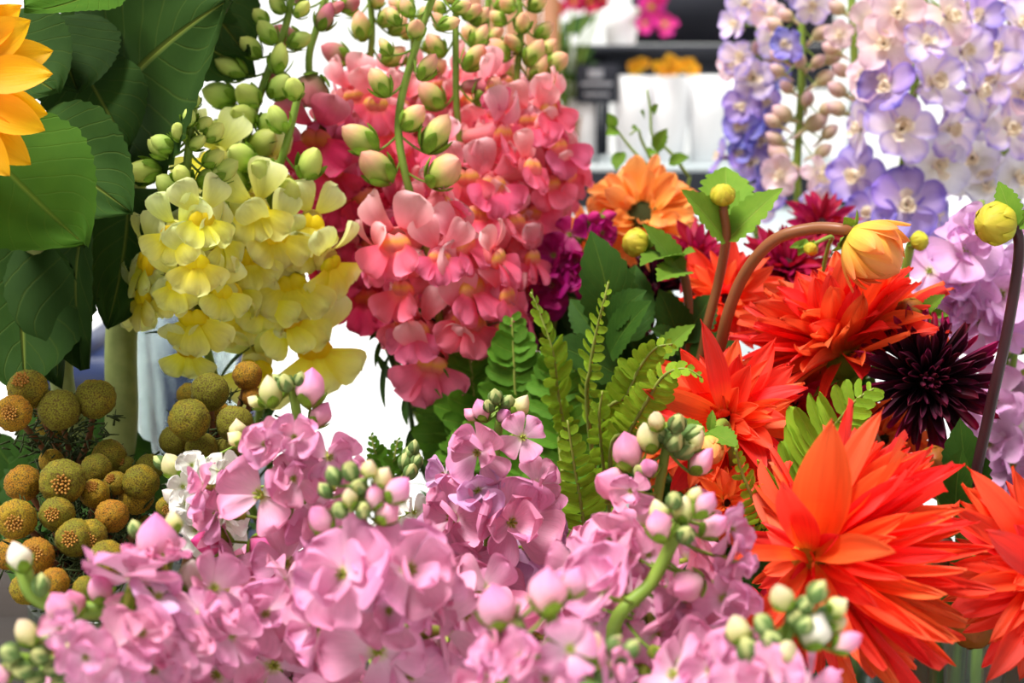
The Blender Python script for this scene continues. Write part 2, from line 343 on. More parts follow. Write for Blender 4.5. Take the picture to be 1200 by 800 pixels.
def ball_mat():
    k = NT('button_head'); tc = k.n('ShaderNodeTexCoord'); vo = k.n('ShaderNodeTexVoronoi'); vo.inputs['Scale'].default_value = 14; k.l(tc.outputs['Object'], vo.inputs['Vector'])
    rnd = k.n('ShaderNodeObjectInfo').outputs['Random']; sp = k.n('ShaderNodeSeparateXYZ'); k.l(tc.outputs['Object'], sp.inputs[0])
    n1 = k.noise(tc.outputs['Object'], 1.3, 2.0)
    f = k.math('ADD', k.math('MULTIPLY', n1, 0.9), k.math('MULTIPLY', k.math('SUBTRACT', rnd, 0.5), 0.8))
    base = k.ramp(f, [(0.15, (132, 134, 32)), (0.45, (188, 152, 28)), (0.8, (200, 126, 28))])
    col = k.mix(k.math('MINIMUM', k.math('MULTIPLY', vo.outputs['Distance'], 1.2), 1.0), base, lin((84, 66, 24)))
    return k.finish(col, 0.8, 0.0, vo.outputs['Distance'], -0.8, 0.0012, 0.2)
M['ball'] = ball_mat()
M['ball_eye'] = plain_mat('button_eye', (206, 160, 70), (140, 76, 36), 6.0, rough=0.9)
M['ball_stem'] = plain_mat('button_stem', (140, 76, 52), (96, 84, 44), 120, rough=0.8)
M['needle'] = plain_mat('button_foliage', (70, 84, 40), (38, 52, 24), 120, rough=0.8, trans=0.2)

# ------------------------------------------------------------------ setting: floor, table, far rack
def flat(nm, a, b, scale, rough=0.7, bs=0.1, bd=0.002): return plain_mat(nm, a, b, scale, rough, 0, bs, bd)
struct('pavement', MB().add(box(-30, 30, -8, 60, -0.05, 0)).mesh('floor', flat('pale_concrete', (236, 236, 234), (222, 224, 226), 3)))
struct('wall_back', MB().add(box(-30, 30, 13, 13.3, 0, 6)).mesh('wall_back', flat('pale_render', (244, 244, 242), (234, 236, 236), 2)))
tab = thing('display_table', 'dark wooden display table carrying the flower vases', 'table', (0, 0.95, 0))
wood = flat('table_wood', (52, 42, 36), (36, 29, 25), 6)
for i in range(7):
    link('plank', MB().add(box(-1.1, 1.1, 0.22 + i * 0.2, 0.416 + i * 0.2, 0.715, 0.75)).mesh('plank', wood), tab, Matrix())
for x in (-1.04, 1.04):
    for y in (0.28, 1.56): link('leg', MB().add(box(x - 0.03, x + 0.03, y - 0.03, y + 0.03, 0, 0.714)).mesh('leg', wood), tab, Matrix())
TZ = 0.75

# ------------------------------------------------------------------ vases
M['glass'] = glass_mat('clear_glass', (0.93, 0.98, 0.97, 1)); M['bucket'] = flat('black_plastic', (30, 32, 34), (22, 23, 26), 20, 0.45)  # buckets are unseen, made black and opaque to keep gaps between flowers dark
def vase(label, x, y, r, h, glass=True, group=None, rtop=None):
    rt = rtop or r * 1.12; wl = 0.003
    pro = [(0.0005, 0), (r * 0.9, 0), (r, 0.006), (rt, h - 0.004), (rt - wl * 0.3, h), (rt - wl, h - 0.004), (r - wl, 0.012), (0.0005, 0.01)]
    o = link('glass_vase' if glass else 'unseen_bucket', MB().add(lathe(pro, 40)).mesh('vase', M['glass' if glass else 'bucket']), None, T(x, y, TZ))
    tag(o, label, 'vase' if glass else 'bucket', group); return (x, y, r, h)
def gp(pxx, d): p = P(pxx, 400, d); return p.x, p.y
VS = {}
def mkv(key, pxx, yy, r, h, glass, label, rtop=None): VS[key] = vase(label, (pxx - 600) / FPX * yy, yy, r, h, glass, None, rtop)
mkv('dahR', 1160, 0.80, 0.046, 0.285, True, 'clear glass vase below the dahlias beside the olive dahlia bud', 0.052)
mkv('dahC', 880, 0.97, 0.05, 0.24, True, 'clear glass vase behind the pink stocks holding orange and crimson dahlias')
mkv('sunf', 105, 0.90, 0.05, 0.24, True, 'clear glass vase holding the sunflower stalks behind the button flowers')
mkv('yel', 300, 0.97, 0.042, 0.2, True, 'clear glass vase holding the yellow snapdragons')
mkv('pink', 545, 1.06, 0.05, 0.2, True, 'clear glass vase holding the pink snapdragons')
mkv('del', 1020, 1.24, 0.06, 0.17, True, 'clear glass vase holding the tall delphiniums')
mkv('stL', 240, 0.63, 0.055, 0.2, False, 'unseen black bucket holding the pink stocks next to the button flowers')
mkv('stM', 560, 0.68, 0.055, 0.2, False, 'unseen black bucket holding the pink stocks in front of the ferns')
mkv('stR', 840, 0.62, 0.05, 0.2, False, 'unseen black bucket holding the pink stocks in front of the coral dahlias')
mkv('btn', 70, 0.74, 0.045, 0.19, False, 'unseen black bucket holding the button flowers')
mkv('fern', 700, 0.86, 0.045, 0.2, False, 'unseen black bucket holding the fern fronds')
mkv('lav', 1230, 1.0, 0.05, 0.2, True, 'clear glass vase holding the lavender stocks')
def vend(key):
    x, y, r, h = VS[key]; a = U(0, 6.28); q = U(0.1, 0.62) * r; q2 = U(0.3, 0.75) * r
    return [Vector((x + math.cos(a) * q2, y + math.sin(a) * q2, TZ + h)), Vector((x + math.cos(a) * q, y + math.sin(a) * q, TZ + 0.014))]

# ------------------------------------------------------------------ shared flower pieces
def variants(n, mat, nm, f): return [MB().add(f(i)).mesh(nm, mat) for i in range(n)]
def sepal_ring(n, L, W, open_, z0=0.0, r0=0.12, bend=0.4, shape='ovate', nx=2, ny=4):
    b = MB()
    for i in range(n): b.add(petal(L, W, shape, bend, 0.35, nx=nx, ny=ny), RZ(2 * PI * i / n) @ T(0, r0, z0) @ RX(PI / 2 - open_))
    return b
# snapdragon
def snap_set(nm):
    s = {}
    s['tube'] = MB().add(lathe([(0.02, -1.35), (0.2, -1.33), (0.27, -1.15), (0.27, -0.8), (0.34, -0.4), (0.42, -0.08), (0.36, 0.08)], 10)).mesh('floret_tube', M[nm + '_tube'])
    def up():
        b = MB()
        for q in (-1, 1): b.add(petal(1.15, U(.48, .58), 'obovate', -1.15 + U(-.3, .4), U(.1, .35), U(.05, .1), 1.7, notch=U(0, .1), nx=6, ny=8), T(q * 0.14, 0.28, -0.05) @ RZ(-q * U(0.3, 0.6)) @ RY(q * U(.1, .5)) @ RX(U(0.45, 0.95)))
        return b.mesh('upper_lip', M[nm + '_up'])
    def low():
        b = MB()
        for q, a in ((-1, 0.85), (1, 0.85), (0, 0)): b.add(petal(U(0.95, 1.15), U(.46, .56) if q else .44, 'obovate', -1.1 + U(-.5, .5), U(-.1, .3), U(.06, .13), 1.6, notch=U(0, .12), nx=6, ny=7), T(q * 0.17, -0.15, 0.1) @ RZ(PI + q * a * U(.8, 1.2)) @ RX(U(0.45, 0.9)))
        return b.mesh('lower_lip', M[nm + '_low'])
    s['up'] = [up() for i in range(7)]; s['low'] = [low() for i in range(7)]
    b = MB()
    for q in (-1, 1): b.add(egg(0.72, 0.3, 10, 8), T(q * 0.17, -0.46, 0.0) @ RX(-PI / 2 + 0.3) @ S(1.1, .6, 1))
    s['pal'] = b.mesh('palate', M[nm + '_pal'])
    s['cal'] = sepal_ring(5, 0.5, 0.2, 0.35, -1.4, 0.1).mesh('calyx', M['calyx'])
    s['bud'] = [MB().add(egg(1.5, 0.5, 10, 8, p=0.85 + 0.1 * i, squash=0.85, lobes=2, lob=0.05)).mesh('bud', M[nm + '_bud']) for i in range(3)]
    s['bcal'] = egg_sepals(1.5, .5, 5, .55, .85, .9, 1.0, 1.07, .15).mesh('calyx', M['calyx'])
    return s
SNAP = {k: snap_set(k) for k in ('pinksnap', 'dusksnap', 'yelsnap')}
def snap_floret(root, nm, pos, face, s, up=None):
    q = SNAP[nm]; f = link('floret', q['tube'], root, frame(pos, face, up, U(-.25, .25), s))
    J = lambda: RZ(U(-.1, .1)) @ S(U(.9, 1.12))
    link('upper_lip', random.choice(q['up']), f, local=J()); link('lower_lip', random.choice(q['low']), f, local=J()); link('palate', q['pal'], f, local=S(U(.85, 1.05))); link('calyx', q['cal'], f, local=Matrix())
def snap_bud(root, nm, pos, face, s):
    q = SNAP[nm]; f = link('bud', random.choice(q['bud']), root, frame(pos, face, None, U(0, 6), s)); link('calyx', q['bcal'], f, local=Matrix())
# stock
def stock_set(mt, eye='stock_eye'):
    s = {'out': variants(11, M[mt], 'petal', lambda i: petal(1, U(.5, .66), 'obovate', U(-1.1, .6), U(-.15, .45), U(.05, .13), U(1.0, 2.4), notch=U(0, .15), nx=7, ny=9, side=U(-.12, .12), wob=U(0, .05))),
         'in': variants(5, M[mt], 'petal', lambda i: petal(.78, U(.4, .52), 'obovate', U(-.3, 1.0), U(.1, .6), U(.08, .16), U(1.2, 2), notch=U(0, .2), nx=6, ny=7, wob=U(0, .06)))}
    b = MB().add(lathe([(0.03, -0.75), (0.13, -0.72), (0.15, -0.4), (0.1, -0.05), (0.09, 0.02), (0.06, 0.06), (0.02, 0.07)], 8))
    for i in range(6): b.add(egg(0.2, 0.032, 5, 4), RZ(i * 1.047) @ T(0, 0.05, 0.02) @ RX(-0.35))
    s['eye'] = b.mesh('floret_eye', M[eye]); s['cal'] = sepal_ring(4, 0.6, 0.16, 0.25, -0.75, 0.1).mesh('calyx', M['calyx']); return s
STOCK = {k: stock_set(k) for k in ('stock', 'stock_lilac', 'stock_mag', 'stock_lav', 'stock_white')}
def stock_floret(root, mt, pos, face, s, double=None):
    q = STOCK[mt]; f = link('floret', q['eye'], root, frame(pos, face, None, U(0, 6.28), s)); link('calyx', q['cal'], f, local=Matrix())
    double = R() < 0.8 if double is None else double
    n = random.choice((4, 5, 5)) if double else 4; ph = U(0, 6)
    for i in range(n):
        a = ph + 2 * PI * i / n + U(-.16, .16)
        link('petal', random.choice(q['out']), f, local=RZ(a) @ T(0, .08, U(-.03, .03)) @ RX(U(-.15, .75)) @ RY(U(-.5, .5)) @ S(U(.85, 1.12)))
    if double:
        for i in range(random.choice((3, 4, 4))):
            a = ph + 0.6 + 2 * PI * i / 4 + U(-.3, .3)
            link('petal', random.choice(q['in']), f, local=RZ(a) @ T(0, .05, .06) @ RX(U(.3, .9)) @ RY(U(-.6, .6)) @ S(U(.85, 1.15)))
STB = {}
def stock_bud_mesh(mt):
    if mt not in STB: STB[mt] = [MB().add(egg(1.9, 0.62, 14, 9, p=0.9 + .12 * i, tip=1.3 + .3 * i, lobes=2 + i % 2, lob=0.15, twist=4.0 + 2 * i)).mesh('bud', M[mt]) for i in range(3)]
    return random.choice(STB[mt])
BCAL = egg_sepals(1.9, .62, 4, .5, .95, 1.0, 1.15, 1.08, .12).mesh('calyx', M['calyx'])
BCALG = egg_sepals(1.9, .62, 4, .86, .97, 1.0, 1.15, 1.08, .08).mesh('calyx', M['leaf_grey'])
def stock_bud(root, mt, pos, face, s, green=False):
    f = link('bud', stock_bud_mesh(mt), root, frame(pos, face, None, U(0, 6), s)); link('calyx', BCALG if green else BCAL, f, local=Matrix())
# delphinium
DEL = {k: variants(8, M[k], 'sepal', lambda i: petal(1, U(.42, .58), 'oval', U(-.8, .6), U(-.1, .45), U(.04, .11), U(1.2, 2.2), notch=U(-.06, .08), nx=6, ny=8, wob=U(0, .05))) for k in ('del_lilac', 'del_pink', 'del_violet', 'del_blue', 'del_white')}
b_ = MB()
for i in range(7): b_.add(petal(U(.3, .42), .15, 'obovate', U(.2, 1.3), .5, .1, 2, notch=.3, nx=4, ny=5), RZ(i * 1.257) @ T(0, .05, .02) @ RX(U(.5, 1.0)))
BEE = b_.mesh('bee', M['del_bee'])
EYE = MB().add(lathe([(.07, -.02), (.08, .03), (.04, .07), (.01, .08)], 8)).mesh('floret_eye', M['del_eye'])
SPUR = MB().add(tube([(0, 0.05, -.02), (0, .12, -.5), (0, .0, -1.1)], .16, .03, 7)).mesh('spur', M['del_spur'])
DBUD = MB().add(egg(1.5, .5, 9, 7)).add(tube([(0, 0, .1), (0, .25, -.5), (0, .15, -.9)], .17, .04, 6)).mesh('bud', M['del_bud'])
def del_floret(root, mt, pos, face, s):
    f = link('floret', EYE, root, frame(pos, face, None, U(-.3, .3), s))
    link('bee', BEE, f, local=RZ(U(0, 6)) @ S(U(1.0, 1.35))); link('spur', SPUR, f, local=Matrix())
    for i in range(5): link('sepal', random.choice(DEL[mt]), f, local=RZ(2 * PI * i / 5 + U(-.12, .12)) @ T(0, .08, -.02 - .015 * (i % 2)) @ RX(U(-.1, .6)) @ RY(U(-.35, .35)) @ S(U(.82, 1.1)))
# leaves
LEAVES = {}
def leafset(key, mat, **k):
    def f(i):
        kk = dict(k); kk['bend'] = k.get('bend', 0.5) * U(.4, 1.5); return petal(1, norm=True, **kk)
    LEAVES[key] = variants(4, mat, 'leaf', f)
leafset('lance', M['leaf_dk'], W=.1, shape='narrow', bend=-.8, cup=.3, nx=4, ny=8)
leafset('grey', M['leaf_grey'], W=.12, shape='narrow', bend=-.8, cup=.3, nx=4, ny=8)
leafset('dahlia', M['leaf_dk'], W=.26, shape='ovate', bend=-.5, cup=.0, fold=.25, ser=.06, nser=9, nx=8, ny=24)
leafset('dahlialt', M['leaf'], W=.23, shape='ovate', bend=-.5, cup=.0, fold=.35, ser=.1, nser=8, nx=8, ny=24)
def leaf(root, key, base, tip, nrm, wscale=1.0, twist=0.0):
    d = Vector(tip) - Vector(base); l = d.length
    return link('leaf', random.choice(LEAVES[key]), root, yframe(base, d, nrm, 1.0, twist) @ S(l * wscale, l, l))

# ------------------------------------------------------------------ spikes (snapdragon, stock, delphinium)
class Axis:
    def __init__(s, pts):
        s.px = pts; s.w = smooth([P(*p) for p in pts], 10)
        s.s = [(lambda q: (600 + FPX * q.dot(VR) / q.dot(VF), 400 - FPX * q.dot(VU) / q.dot(VF), q.dot(VF)))(w_ - CAM) for w_ in s.w]
        s.L = [0]
        for a, b in zip(s.w, s.w[1:]): s.L.append(s.L[-1] + (b - a).length)
    def near(s, x, y, lift=0.0):
        i = min(range(len(s.s)), key=lambda i: (s.s[i][0] - x) ** 2 + (s.s[i][1] - lift - y) ** 2); return s.w[i], s.s[i]
    def at(s, l):
        for i in range(len(s.w) - 1):
            if s.L[i + 1] >= l: q = (l - s.L[i]) / max(s.L[i + 1] - s.L[i], 1e-6); return s.w[i].lerp(s.w[i + 1], q), (s.w[i + 1] - s.w[i]).normalized()
        return s.w[-1], (s.w[-1] - s.w[-2]).normalized()
def spike(kind, label, axis, vkey, florets=(), buds=(), RAD=0.024, auto=None, autob=None, group=None, fsize=0.017, name=None, cat='flower', color=None, stemr=0.0026, leaves=8, leafkey='lance', stemm='stem', lift=0, up=None, zs=1.0):
    """axis from the tip down; florets (x, y, r [, colour]) and buds (x, y, r [, colour]) as seen in the photograph; auto = (n, l0, l1) around the axis"""
    ax = Axis(axis); ve = vend(vkey)
    nm = {'snap': 'snapdragon', 'stock': 'stock_flower', 'del': 'delphinium'}[kind] if not name else name
    root = thing(nm, label, cat, ve[-1], group)
    sb = MB(); path = [P(*p) for p in axis] + ve
    # keep the stem from kinking: mid point
    k0 = path[len(axis) - 1]; path.insert(len(axis), k0.lerp(ve[0], .5) + Vector((0, 0, 0.0)))
    sb.add(tube(path, stemr * .75, stemr, 8, 6))
    placed = []; FM = {'snap': 1.16, 'stock': 1.22, 'del': 1.0}[kind]; BM = {'snap': .94, 'stock': 1.12, 'del': 1.0}[kind]
    def do_floret(pos, face, s, col, a):
        if kind == 'snap': snap_floret(root, col, pos, face, s); bp = pos - face * s * 1.35
        elif kind == 'stock': stock_floret(root, col, pos, face, s); bp = pos - face * s * .72
        else: del_floret(root, col, pos, face, s); bp = pos - face * s * .1
        sb.add(tube([a, a.lerp(bp, .5) + Vector((0, 0, -.001)), bp], .0009, .0008, 5, 3))
    def do_bud(pos, face, s, col, a):
        if kind == 'snap': snap_bud(root, col, pos, face, s)
        elif kind == 'stock': stock_bud(root, col, pos, face, s, col == 'bud_green')
        else: link('bud', DBUD, root, frame(pos, face, None, U(0, 6), s))
        sb.add(tube([a, a.lerp(pos, .5) + Vector((0, 0, -.001)), pos], .0008, .0007, 5, 3))
    for e in florets:
        x, y, r = e[:3]; col = e[3] if len(e) > 3 else color
        a, sa = ax.near(x, y, lift); off = math.hypot(sa[0] - x, sa[1] - y) * sa[2] / FPX; s = r * sa[2] / FPX * FM
        zt = math.sqrt(max(RAD * RAD - off * off, (.35 * RAD) ** 2)); pos = P(x, y, sa[2] - zt * zs)
        face = (pos - a).normalized() * (1 if zs > 0 else .5) + Vector((U(-.2, .2), -0.25 if zs > 0 else -.9, U(-.05, .25)))
        if len(e) > 4: face = V(*e[4])
        do_floret(pos, face.normalized(), s, col, a); placed.append((pos, s))
    for e in buds:
        x, y, r = e[:3]; col = e[3] if len(e) > 3 else (color + '_bud' if kind == 'snap' else 'bud_pink')
        if kind == 'snap': col = e[3] if len(e) > 3 else color
        a, sa = ax.near(x, y, lift - 14); off = math.hypot(sa[0] - x, sa[1] - y) * sa[2] / FPX; s = r * sa[2] / FPX * BM
        zt = math.sqrt(max((RAD * .6) ** 2 - off * off, (.15 * RAD) ** 2)) * U(.3, 1); pos = P(x, y, sa[2] - zt)
        tn = (ax.w[0] - ax.w[min(8, len(ax.w) - 1)]).normalized()
        face = ((pos - a).normalized() * .8 + tn * .9).normalized()
        if len(e) > 4: face = V(*e[4])
        L = {'snap': 1.5, 'stock': 1.9, 'del': 1.5}[kind]; do_bud(pos - face * s * L * .5, face, s / (.5 if kind == 'snap' else .62 if kind == 'stock' else .55), col, a); placed.append((pos, s * .8))
    if auto:
        n, l0, l1 = auto; tot = ax.L[-1]
        for i in range(n):
            l = (l0 + (l1 - l0) * (i + U(-.2, .2)) / n) * tot; a, tn = ax.at(l); an = i * 2.39996 + U(-.3, .3)
            x = Vector((1, 0, 0)) - tn * tn.x; x.normalize(); y = tn.cross(x); rad = (x * math.cos(an) + y * math.sin(an))
            k = .72 + .28 * min(1, (i + 1) / max(n * .4, 1)); s = fsize * k * U(.88, 1.1)
            face = (rad + Vector((0, 0, U(.0, .3)))).normalized(); pos = a + rad * RAD * k + Vector((0, 0, U(-.003, .003)))
            if any((pos - q).length < .8 * max(s, r_) for q, r_ in placed): continue
            c = random.choice(color) if isinstance(color, (list, tuple)) else color
            do_floret(pos, face, s, c, a); placed.append((pos, s))
    if autob:
        n, l0, l1, s0, s1 = autob[:5]; cols = autob[5] if len(autob) > 5 else [color]; tot = ax.L[-1]
        for i in range(n):
            q = i / max(n - 1, 1); a, tn = ax.at((l0 + (l1 - l0) * q) * tot); an = i * 2.39996 + U(-.2, .2)
            x = Vector((1, 0, 0)) - tn * tn.x; x.normalize(); y = tn.cross(x); rad = x * math.cos(an) + y * math.sin(an)
            s = s0 + (s1 - s0) * q; face = (rad * (.45 + .5 * q) - tn * (.9 - .45 * q)).normalized(); pos = a + rad * (RAD * (.12 + .3 * q))
            if any((pos - p_).length < .6 * max(s, r_) for p_, r_ in placed): continue
            do_bud(pos, face, s / .6, random.choice(cols), a); placed.append((pos, s * .8))
    link('stem', sb.mesh('stem', M[stemm]), root, Matrix())
    # leaves on the lower stem
    low = smooth(path, 6); n0 = 6 * (len(axis) - 1) + (2 if kind == 'stock' else -2)
    for i in range(leaves):
        j = int(n0 + (len(low) * .84 - n0) * (i + .5) / max(leaves, 1)); p = low[min(j, len(low) - 1)]
        if p.z < TZ + .2: p = Vector((p.x, p.y, TZ + .2 + U(0, .04)))
        a = U(0, 6.28); d = Vector((math.cos(a), math.sin(a), U(.2, 1.0))).normalized(); l = U(.035, .06)
        leaf(root, leafkey, p, p + d * l, Vector((0, 0, 1)))
    return root

# ------------------------------------------------------------------ stocks along the front
G, C_, PK, H, WH = 'bud_green', 'bud_cream', 'bud_pink', 'bud_hot', 'bud_white'
GS = 'pink stocks in the front row'
ST = dict(kind='stock', color='stock', leafkey='grey', RAD=.026, fsize=.0195, stemr=.003, cat='flower')
def st(label, axis, vkey, florets=(), buds=(), **k):
    a = dict(ST); a.update(k); a.setdefault('group', GS); return spike(label=label, axis=axis, vkey=vkey, florets=florets, buds=buds, **a)
st('pink stock with its bud tip up against the yellow snapdragons', [(342, 448, .66), (350, 520, .66), (335, 620, .67), (320, 760, .69)], 'stL',
   [(345, 512, 24), (312, 520, 24), (385, 535, 28), (405, 552, 24), (306, 580, 42), (345, 560, 26), (258, 600, 34), (372, 625, 34), (275, 655, 32), (335, 660, 36), (295, 690, 34), (240, 570, 26), (360, 720, 36)],
   [(318, 466, 12, C_, (-.1, .9, .3)), (336, 452, 8, G), (352, 448, 7, G), (328, 448, 6, G), (364, 464, 15, PK, (.1, .9, .3)), (304, 474, 7, C_), (372, 492, 11, PK, (.5, .8, .2)), (282, 518, 8, C_), (258, 634, 15, H, (-.9, .1, .5)), (305, 640, 16, H, (.6, -.3, .6)), (318, 664, 14, H, (.3, -.6, .6))], auto=(12, .35, 1))
st('pink stock with a tall green bud cluster in front of the white stock', [(425, 562, .56), (424, 605, .565), (432, 680, .58), (440, 800, .6)], 'stL',
   [(403, 672, 46), (479, 668, 48), (443, 762, 48), (518, 738, 46), (455, 715, 34), (372, 735, 40), (385, 685, 34), (500, 700, 36), (480, 790, 40)],
   [(393, 562, 8, G, (-.4, .9, .2)), (384, 578, 7, G, (-.6, .8, .2)), (412, 556, 9, G), (432, 553, 8, C_), (444, 566, 10, C_, (.5, .8, .3)), (410, 588, 8, C_, (-.1, .9, .4)), (438, 588, 11, PK, (.2, .9, .3)), (462, 580, 12, PK, (.6, .7, .3)), (420, 572, 8, G), (400, 600, 8, G), (450, 605, 12, PK, (.6, .7, .3)), (380, 615, 13, PK, (-.4, .7, .5)), (425, 600, 8, G)], auto=(8, .45, 1.05))
st('pink stock standing in front of the dark fern fronds', [(588, 470, .72), (580, 540, .72), (572, 640, .73), (575, 760, .75)], 'stM',
   [(560, 530, 32), (612, 512, 26), (522, 558, 27, 'stock_lilac'), (532, 608, 40), (598, 612, 42), (628, 568, 28), (567, 686, 38), (636, 640, 30, 'stock_lilac'), (602, 690, 36, 'stock_lilac'), (545, 655, 34), (560, 575, 28, 'stock_lilac'), (505, 640, 30, 'stock_lilac'), (640, 700, 34, 'stock_lilac')],
   [(581, 468, 7, G), (594, 474, 7, G), (606, 482, 10, C_, (.5, .8, .2)), (566, 486, 9, PK, (-.3, .9, .3)), (556, 490, 7, PK), (590, 490, 8, PK), (574, 478, 6, G)], auto=(12, .4, 1.05), color='stock')
st('lilac pink stock in the shade at the foot of the ferns', [(610, 600, .8), (620, 680, .8), (630, 790, .8)], 'stM', [(645, 690, 32), (660, 730, 34), (610, 740, 32)], [], auto=(16, .1, 1.1), color='stock_lilac', leaves=10)
st('pink stock with a knobbly bud tip in front of the coral dahlia', [(785, 495, .65), (778, 540, .65), (768, 600, .655), (755, 700, .67)], 'stR',
   [(740, 575, 20), (815, 600, 22), (735, 640, 36), (705, 660, 30)],
   [(770, 498, 9, C_), (792, 500, 9, G), (806, 510, 9, G), (788, 520, 10, G), (762, 520, 12, C_, (-.3, .9, .3)), (776, 512, 8, G), (812, 522, 10, C_, (.4, .8, .3)), (798, 530, 9, G), (738, 538, 16, PK, (-.2, .9, .4)), (724, 572, 17, PK, (-.6, .4, .6)), (762, 552, 9, PK), (818, 546, 12, PK, (.5, .7, .3)), (752, 556, 7, G)], auto=(10, .6, 1.1))
st('pink stock on a bare curved green stem in front of the knobbly stock', [(800, 592, .58), (792, 625, .58), (765, 680, .58), (718, 755, .58)], 'stR',
   [(735, 645, 34), (716, 634, 28), (690, 690, 30), (855, 620, 28), (848, 700, 36), (760, 650, 24), (770, 745, 38), (800, 700, 34), (700, 725, 32), (830, 740, 36), (730, 700, 32), (675, 660, 26), (860, 660, 26)],
   [(774, 606, 10, C_, (-.3, .9, .2)), (800, 604, 11, C_, (.1, .9, .3)), (774, 624, 13, PK, (-.2, .9, .3)), (822, 598, 11, PK, (.5, .8, .2)), (830, 622, 12, PK, (.7, .6, .3)), (790, 590, 8, G), (812, 585, 8, C_), (802, 630, 9, G), (812, 683, 16, PK, (-.6, -.1, .7)), (670, 690, 14, PK, (-.5, .6, .5))], RAD=.03, auto=(6, .6, 1.1), zs=-.35, stemr=.0036)
st('pink stock lying low with its green tip by the button flowers', [(15, 770, .52), (70, 775, .53), (140, 765, .55), (200, 800, .57)], 'stL',
   [(130, 762, 38), (165, 742, 36), (185, 700, 30, 'stock_lilac'), (100, 770, 26), (215, 765, 32), (70, 738, 20), (235, 720, 30), (180, 785, 34), (270, 745, 34)],
   [(35, 748, 12, C_, (-.3, .8, .4)), (15, 765, 9, G), (50, 768, 9, G), (30, 785, 9, G), (65, 782, 9, G), (5, 790, 11, PK), (55, 755, 8, G), (80, 770, 9, G), (90, 760, 8, C_), (20, 776, 9, G), (45, 795, 9, G), (72, 795, 8, G), (75, 720, 14, PK, (-.3, .8, .4)), (240, 755, 13, PK, (.5, .7, .3))], auto=(7, .4, 1.1))
st('pink stock with a thick green stem bending over the button flowers', [(26, 664, .57), (45, 700, .57), (110, 715, .57), (200, 700, .58), (240, 760, .6)], 'stL',
   [(192, 660, 26, 'stock', (-.1, .9, .3)), (150, 720, 24), (250, 690, 32), (215, 725, 26, 'stock_lilac'), (265, 720, 30), (285, 760, 34)],
   [(26, 660, 12, WH, (-.3, .9, .2)), (48, 690, 9, G, (.1, .9, .2)), (118, 696, 13, PK, (0, .9, .4)), (184, 648, 22, PK, (.05, .95, .3)), (222, 682, 13, WH, (.2, .9, .3)), (160, 624, 7, G), (176, 632, 8, G), (204, 618, 9, C_), (255, 700, 12, C_, (.1, .9, .3)), (88, 712, 12, PK)], RAD=.018, stemr=.0045)
st('pink stock with cream buds in front of the large coral dahlia', [(930, 705, .5), (922, 745, .5), (895, 790, .51), (870, 840, .52)], 'stR',
   [(900, 790, 30), (835, 785, 34), (870, 800, 32), (790, 790, 36)],
   [(918, 706, 12, C_), (955, 698, 10, G), (974, 716, 10, C_), (940, 712, 9, G), (962, 722, 9, G), (952, 748, 16, 'bud_white', (.2, .9, .4)), (985, 756, 12, PK, (.8, .5, .3)), (868, 746, 13, C_, (-.3, .9, .3)), (898, 736, 10, G), (905, 755, 11, G), (880, 768, 12, G), (920, 768, 11, C_), (850, 792, 14, C_), (892, 782, 11, G), (915, 790, 12, C_), (940, 735, 9, G), (930, 725, 9, G), (975, 735, 9, C_)], RAD=.02, auto=(4, .7, 1.1))
st('pink stock with single fat buds on thin stalks at the front', [(640, 690, .5), (648, 740, .5), (640, 800, .51), (625, 860, .52)], 'stM',
   [(612, 770, 30), (668, 760, 30), (585, 760, 28), (570, 795, 36), (640, 795, 32), (715, 780, 30)],
   [(642, 704, 19, PK, (0, .95, .3)), (585, 722, 20, PK, (-.2, .9, .4)), (690, 768, 14, C_, (.3, .9, .3)), (606, 738, 11, C_), (600, 758, 12, G), (612, 775, 10, G), (715, 760, 9, G), (725, 775, 9, G), (705, 790, 10, G), (672, 690, 13, PK, (.2, .9, .3)), (735, 765, 9, G)], RAD=.02)
st('full pink stock between the green tipped stock and the fern stock', [(520, 690, .64), (530, 740, .64), (540, 820, .65)], 'stM', [(545, 720, 36), (560, 765, 38), (600, 730, 32), (640, 745, 30)], [], auto=(14, 0, 1.1))
st('full pink stock under the stock with the curved stem', [(770, 690, .66), (765, 740, .66), (760, 830, .67)], 'stR', [(690, 745, 34), (745, 770, 38), (810, 770, 36)], [], auto=(14, 0, 1.1))
st('full pink stock beside the low lying stock', [(280, 690, .62), (285, 750, .62), (300, 830, .63)], 'stL', [(310, 720, 34), (320, 780, 40), (255, 790, 36), (390, 790, 36)], [], auto=(14, 0, 1.1))
st('small white stock beside the button flowers', [(232, 540, .72), (236, 590, .72), (235, 660, .73)], 'stL',
   [(225, 545, 14), (258, 552, 18), (270, 575, 20), (245, 590, 20), (220, 590, 18), (265, 605, 22), (230, 620, 20), (215, 570, 15), (395, 560, 16), (250, 640, 20)],
   [(205, 552, 11, C_, (-.3, .8, .4)), (222, 575, 10, WH), (208, 585, 9, WH), (248, 545, 9, WH), (216, 600, 8, WH), (205, 618, 8, C_), (280, 510, 9, C_, (-.1, .9, .2)), (290, 530, 8, G), (192, 545, 7, G)], color='stock_white', group=None, RAD=.014, auto=(6, .3, 1))
st('white stock in the shade behind the green bud cluster', [(470, 560, .78), (472, 620, .78), (475, 700, .78)], 'stM', [(462, 590, 18), (485, 600, 18), (470, 630, 20), (455, 625, 16)], [(478, 535, 6, G), (484, 528, 6, G), (474, 545, 7, G), (486, 545, 7, G), (480, 556, 7, G)], color='stock_white', group=None, RAD=.014, auto=(5, .3, 1))
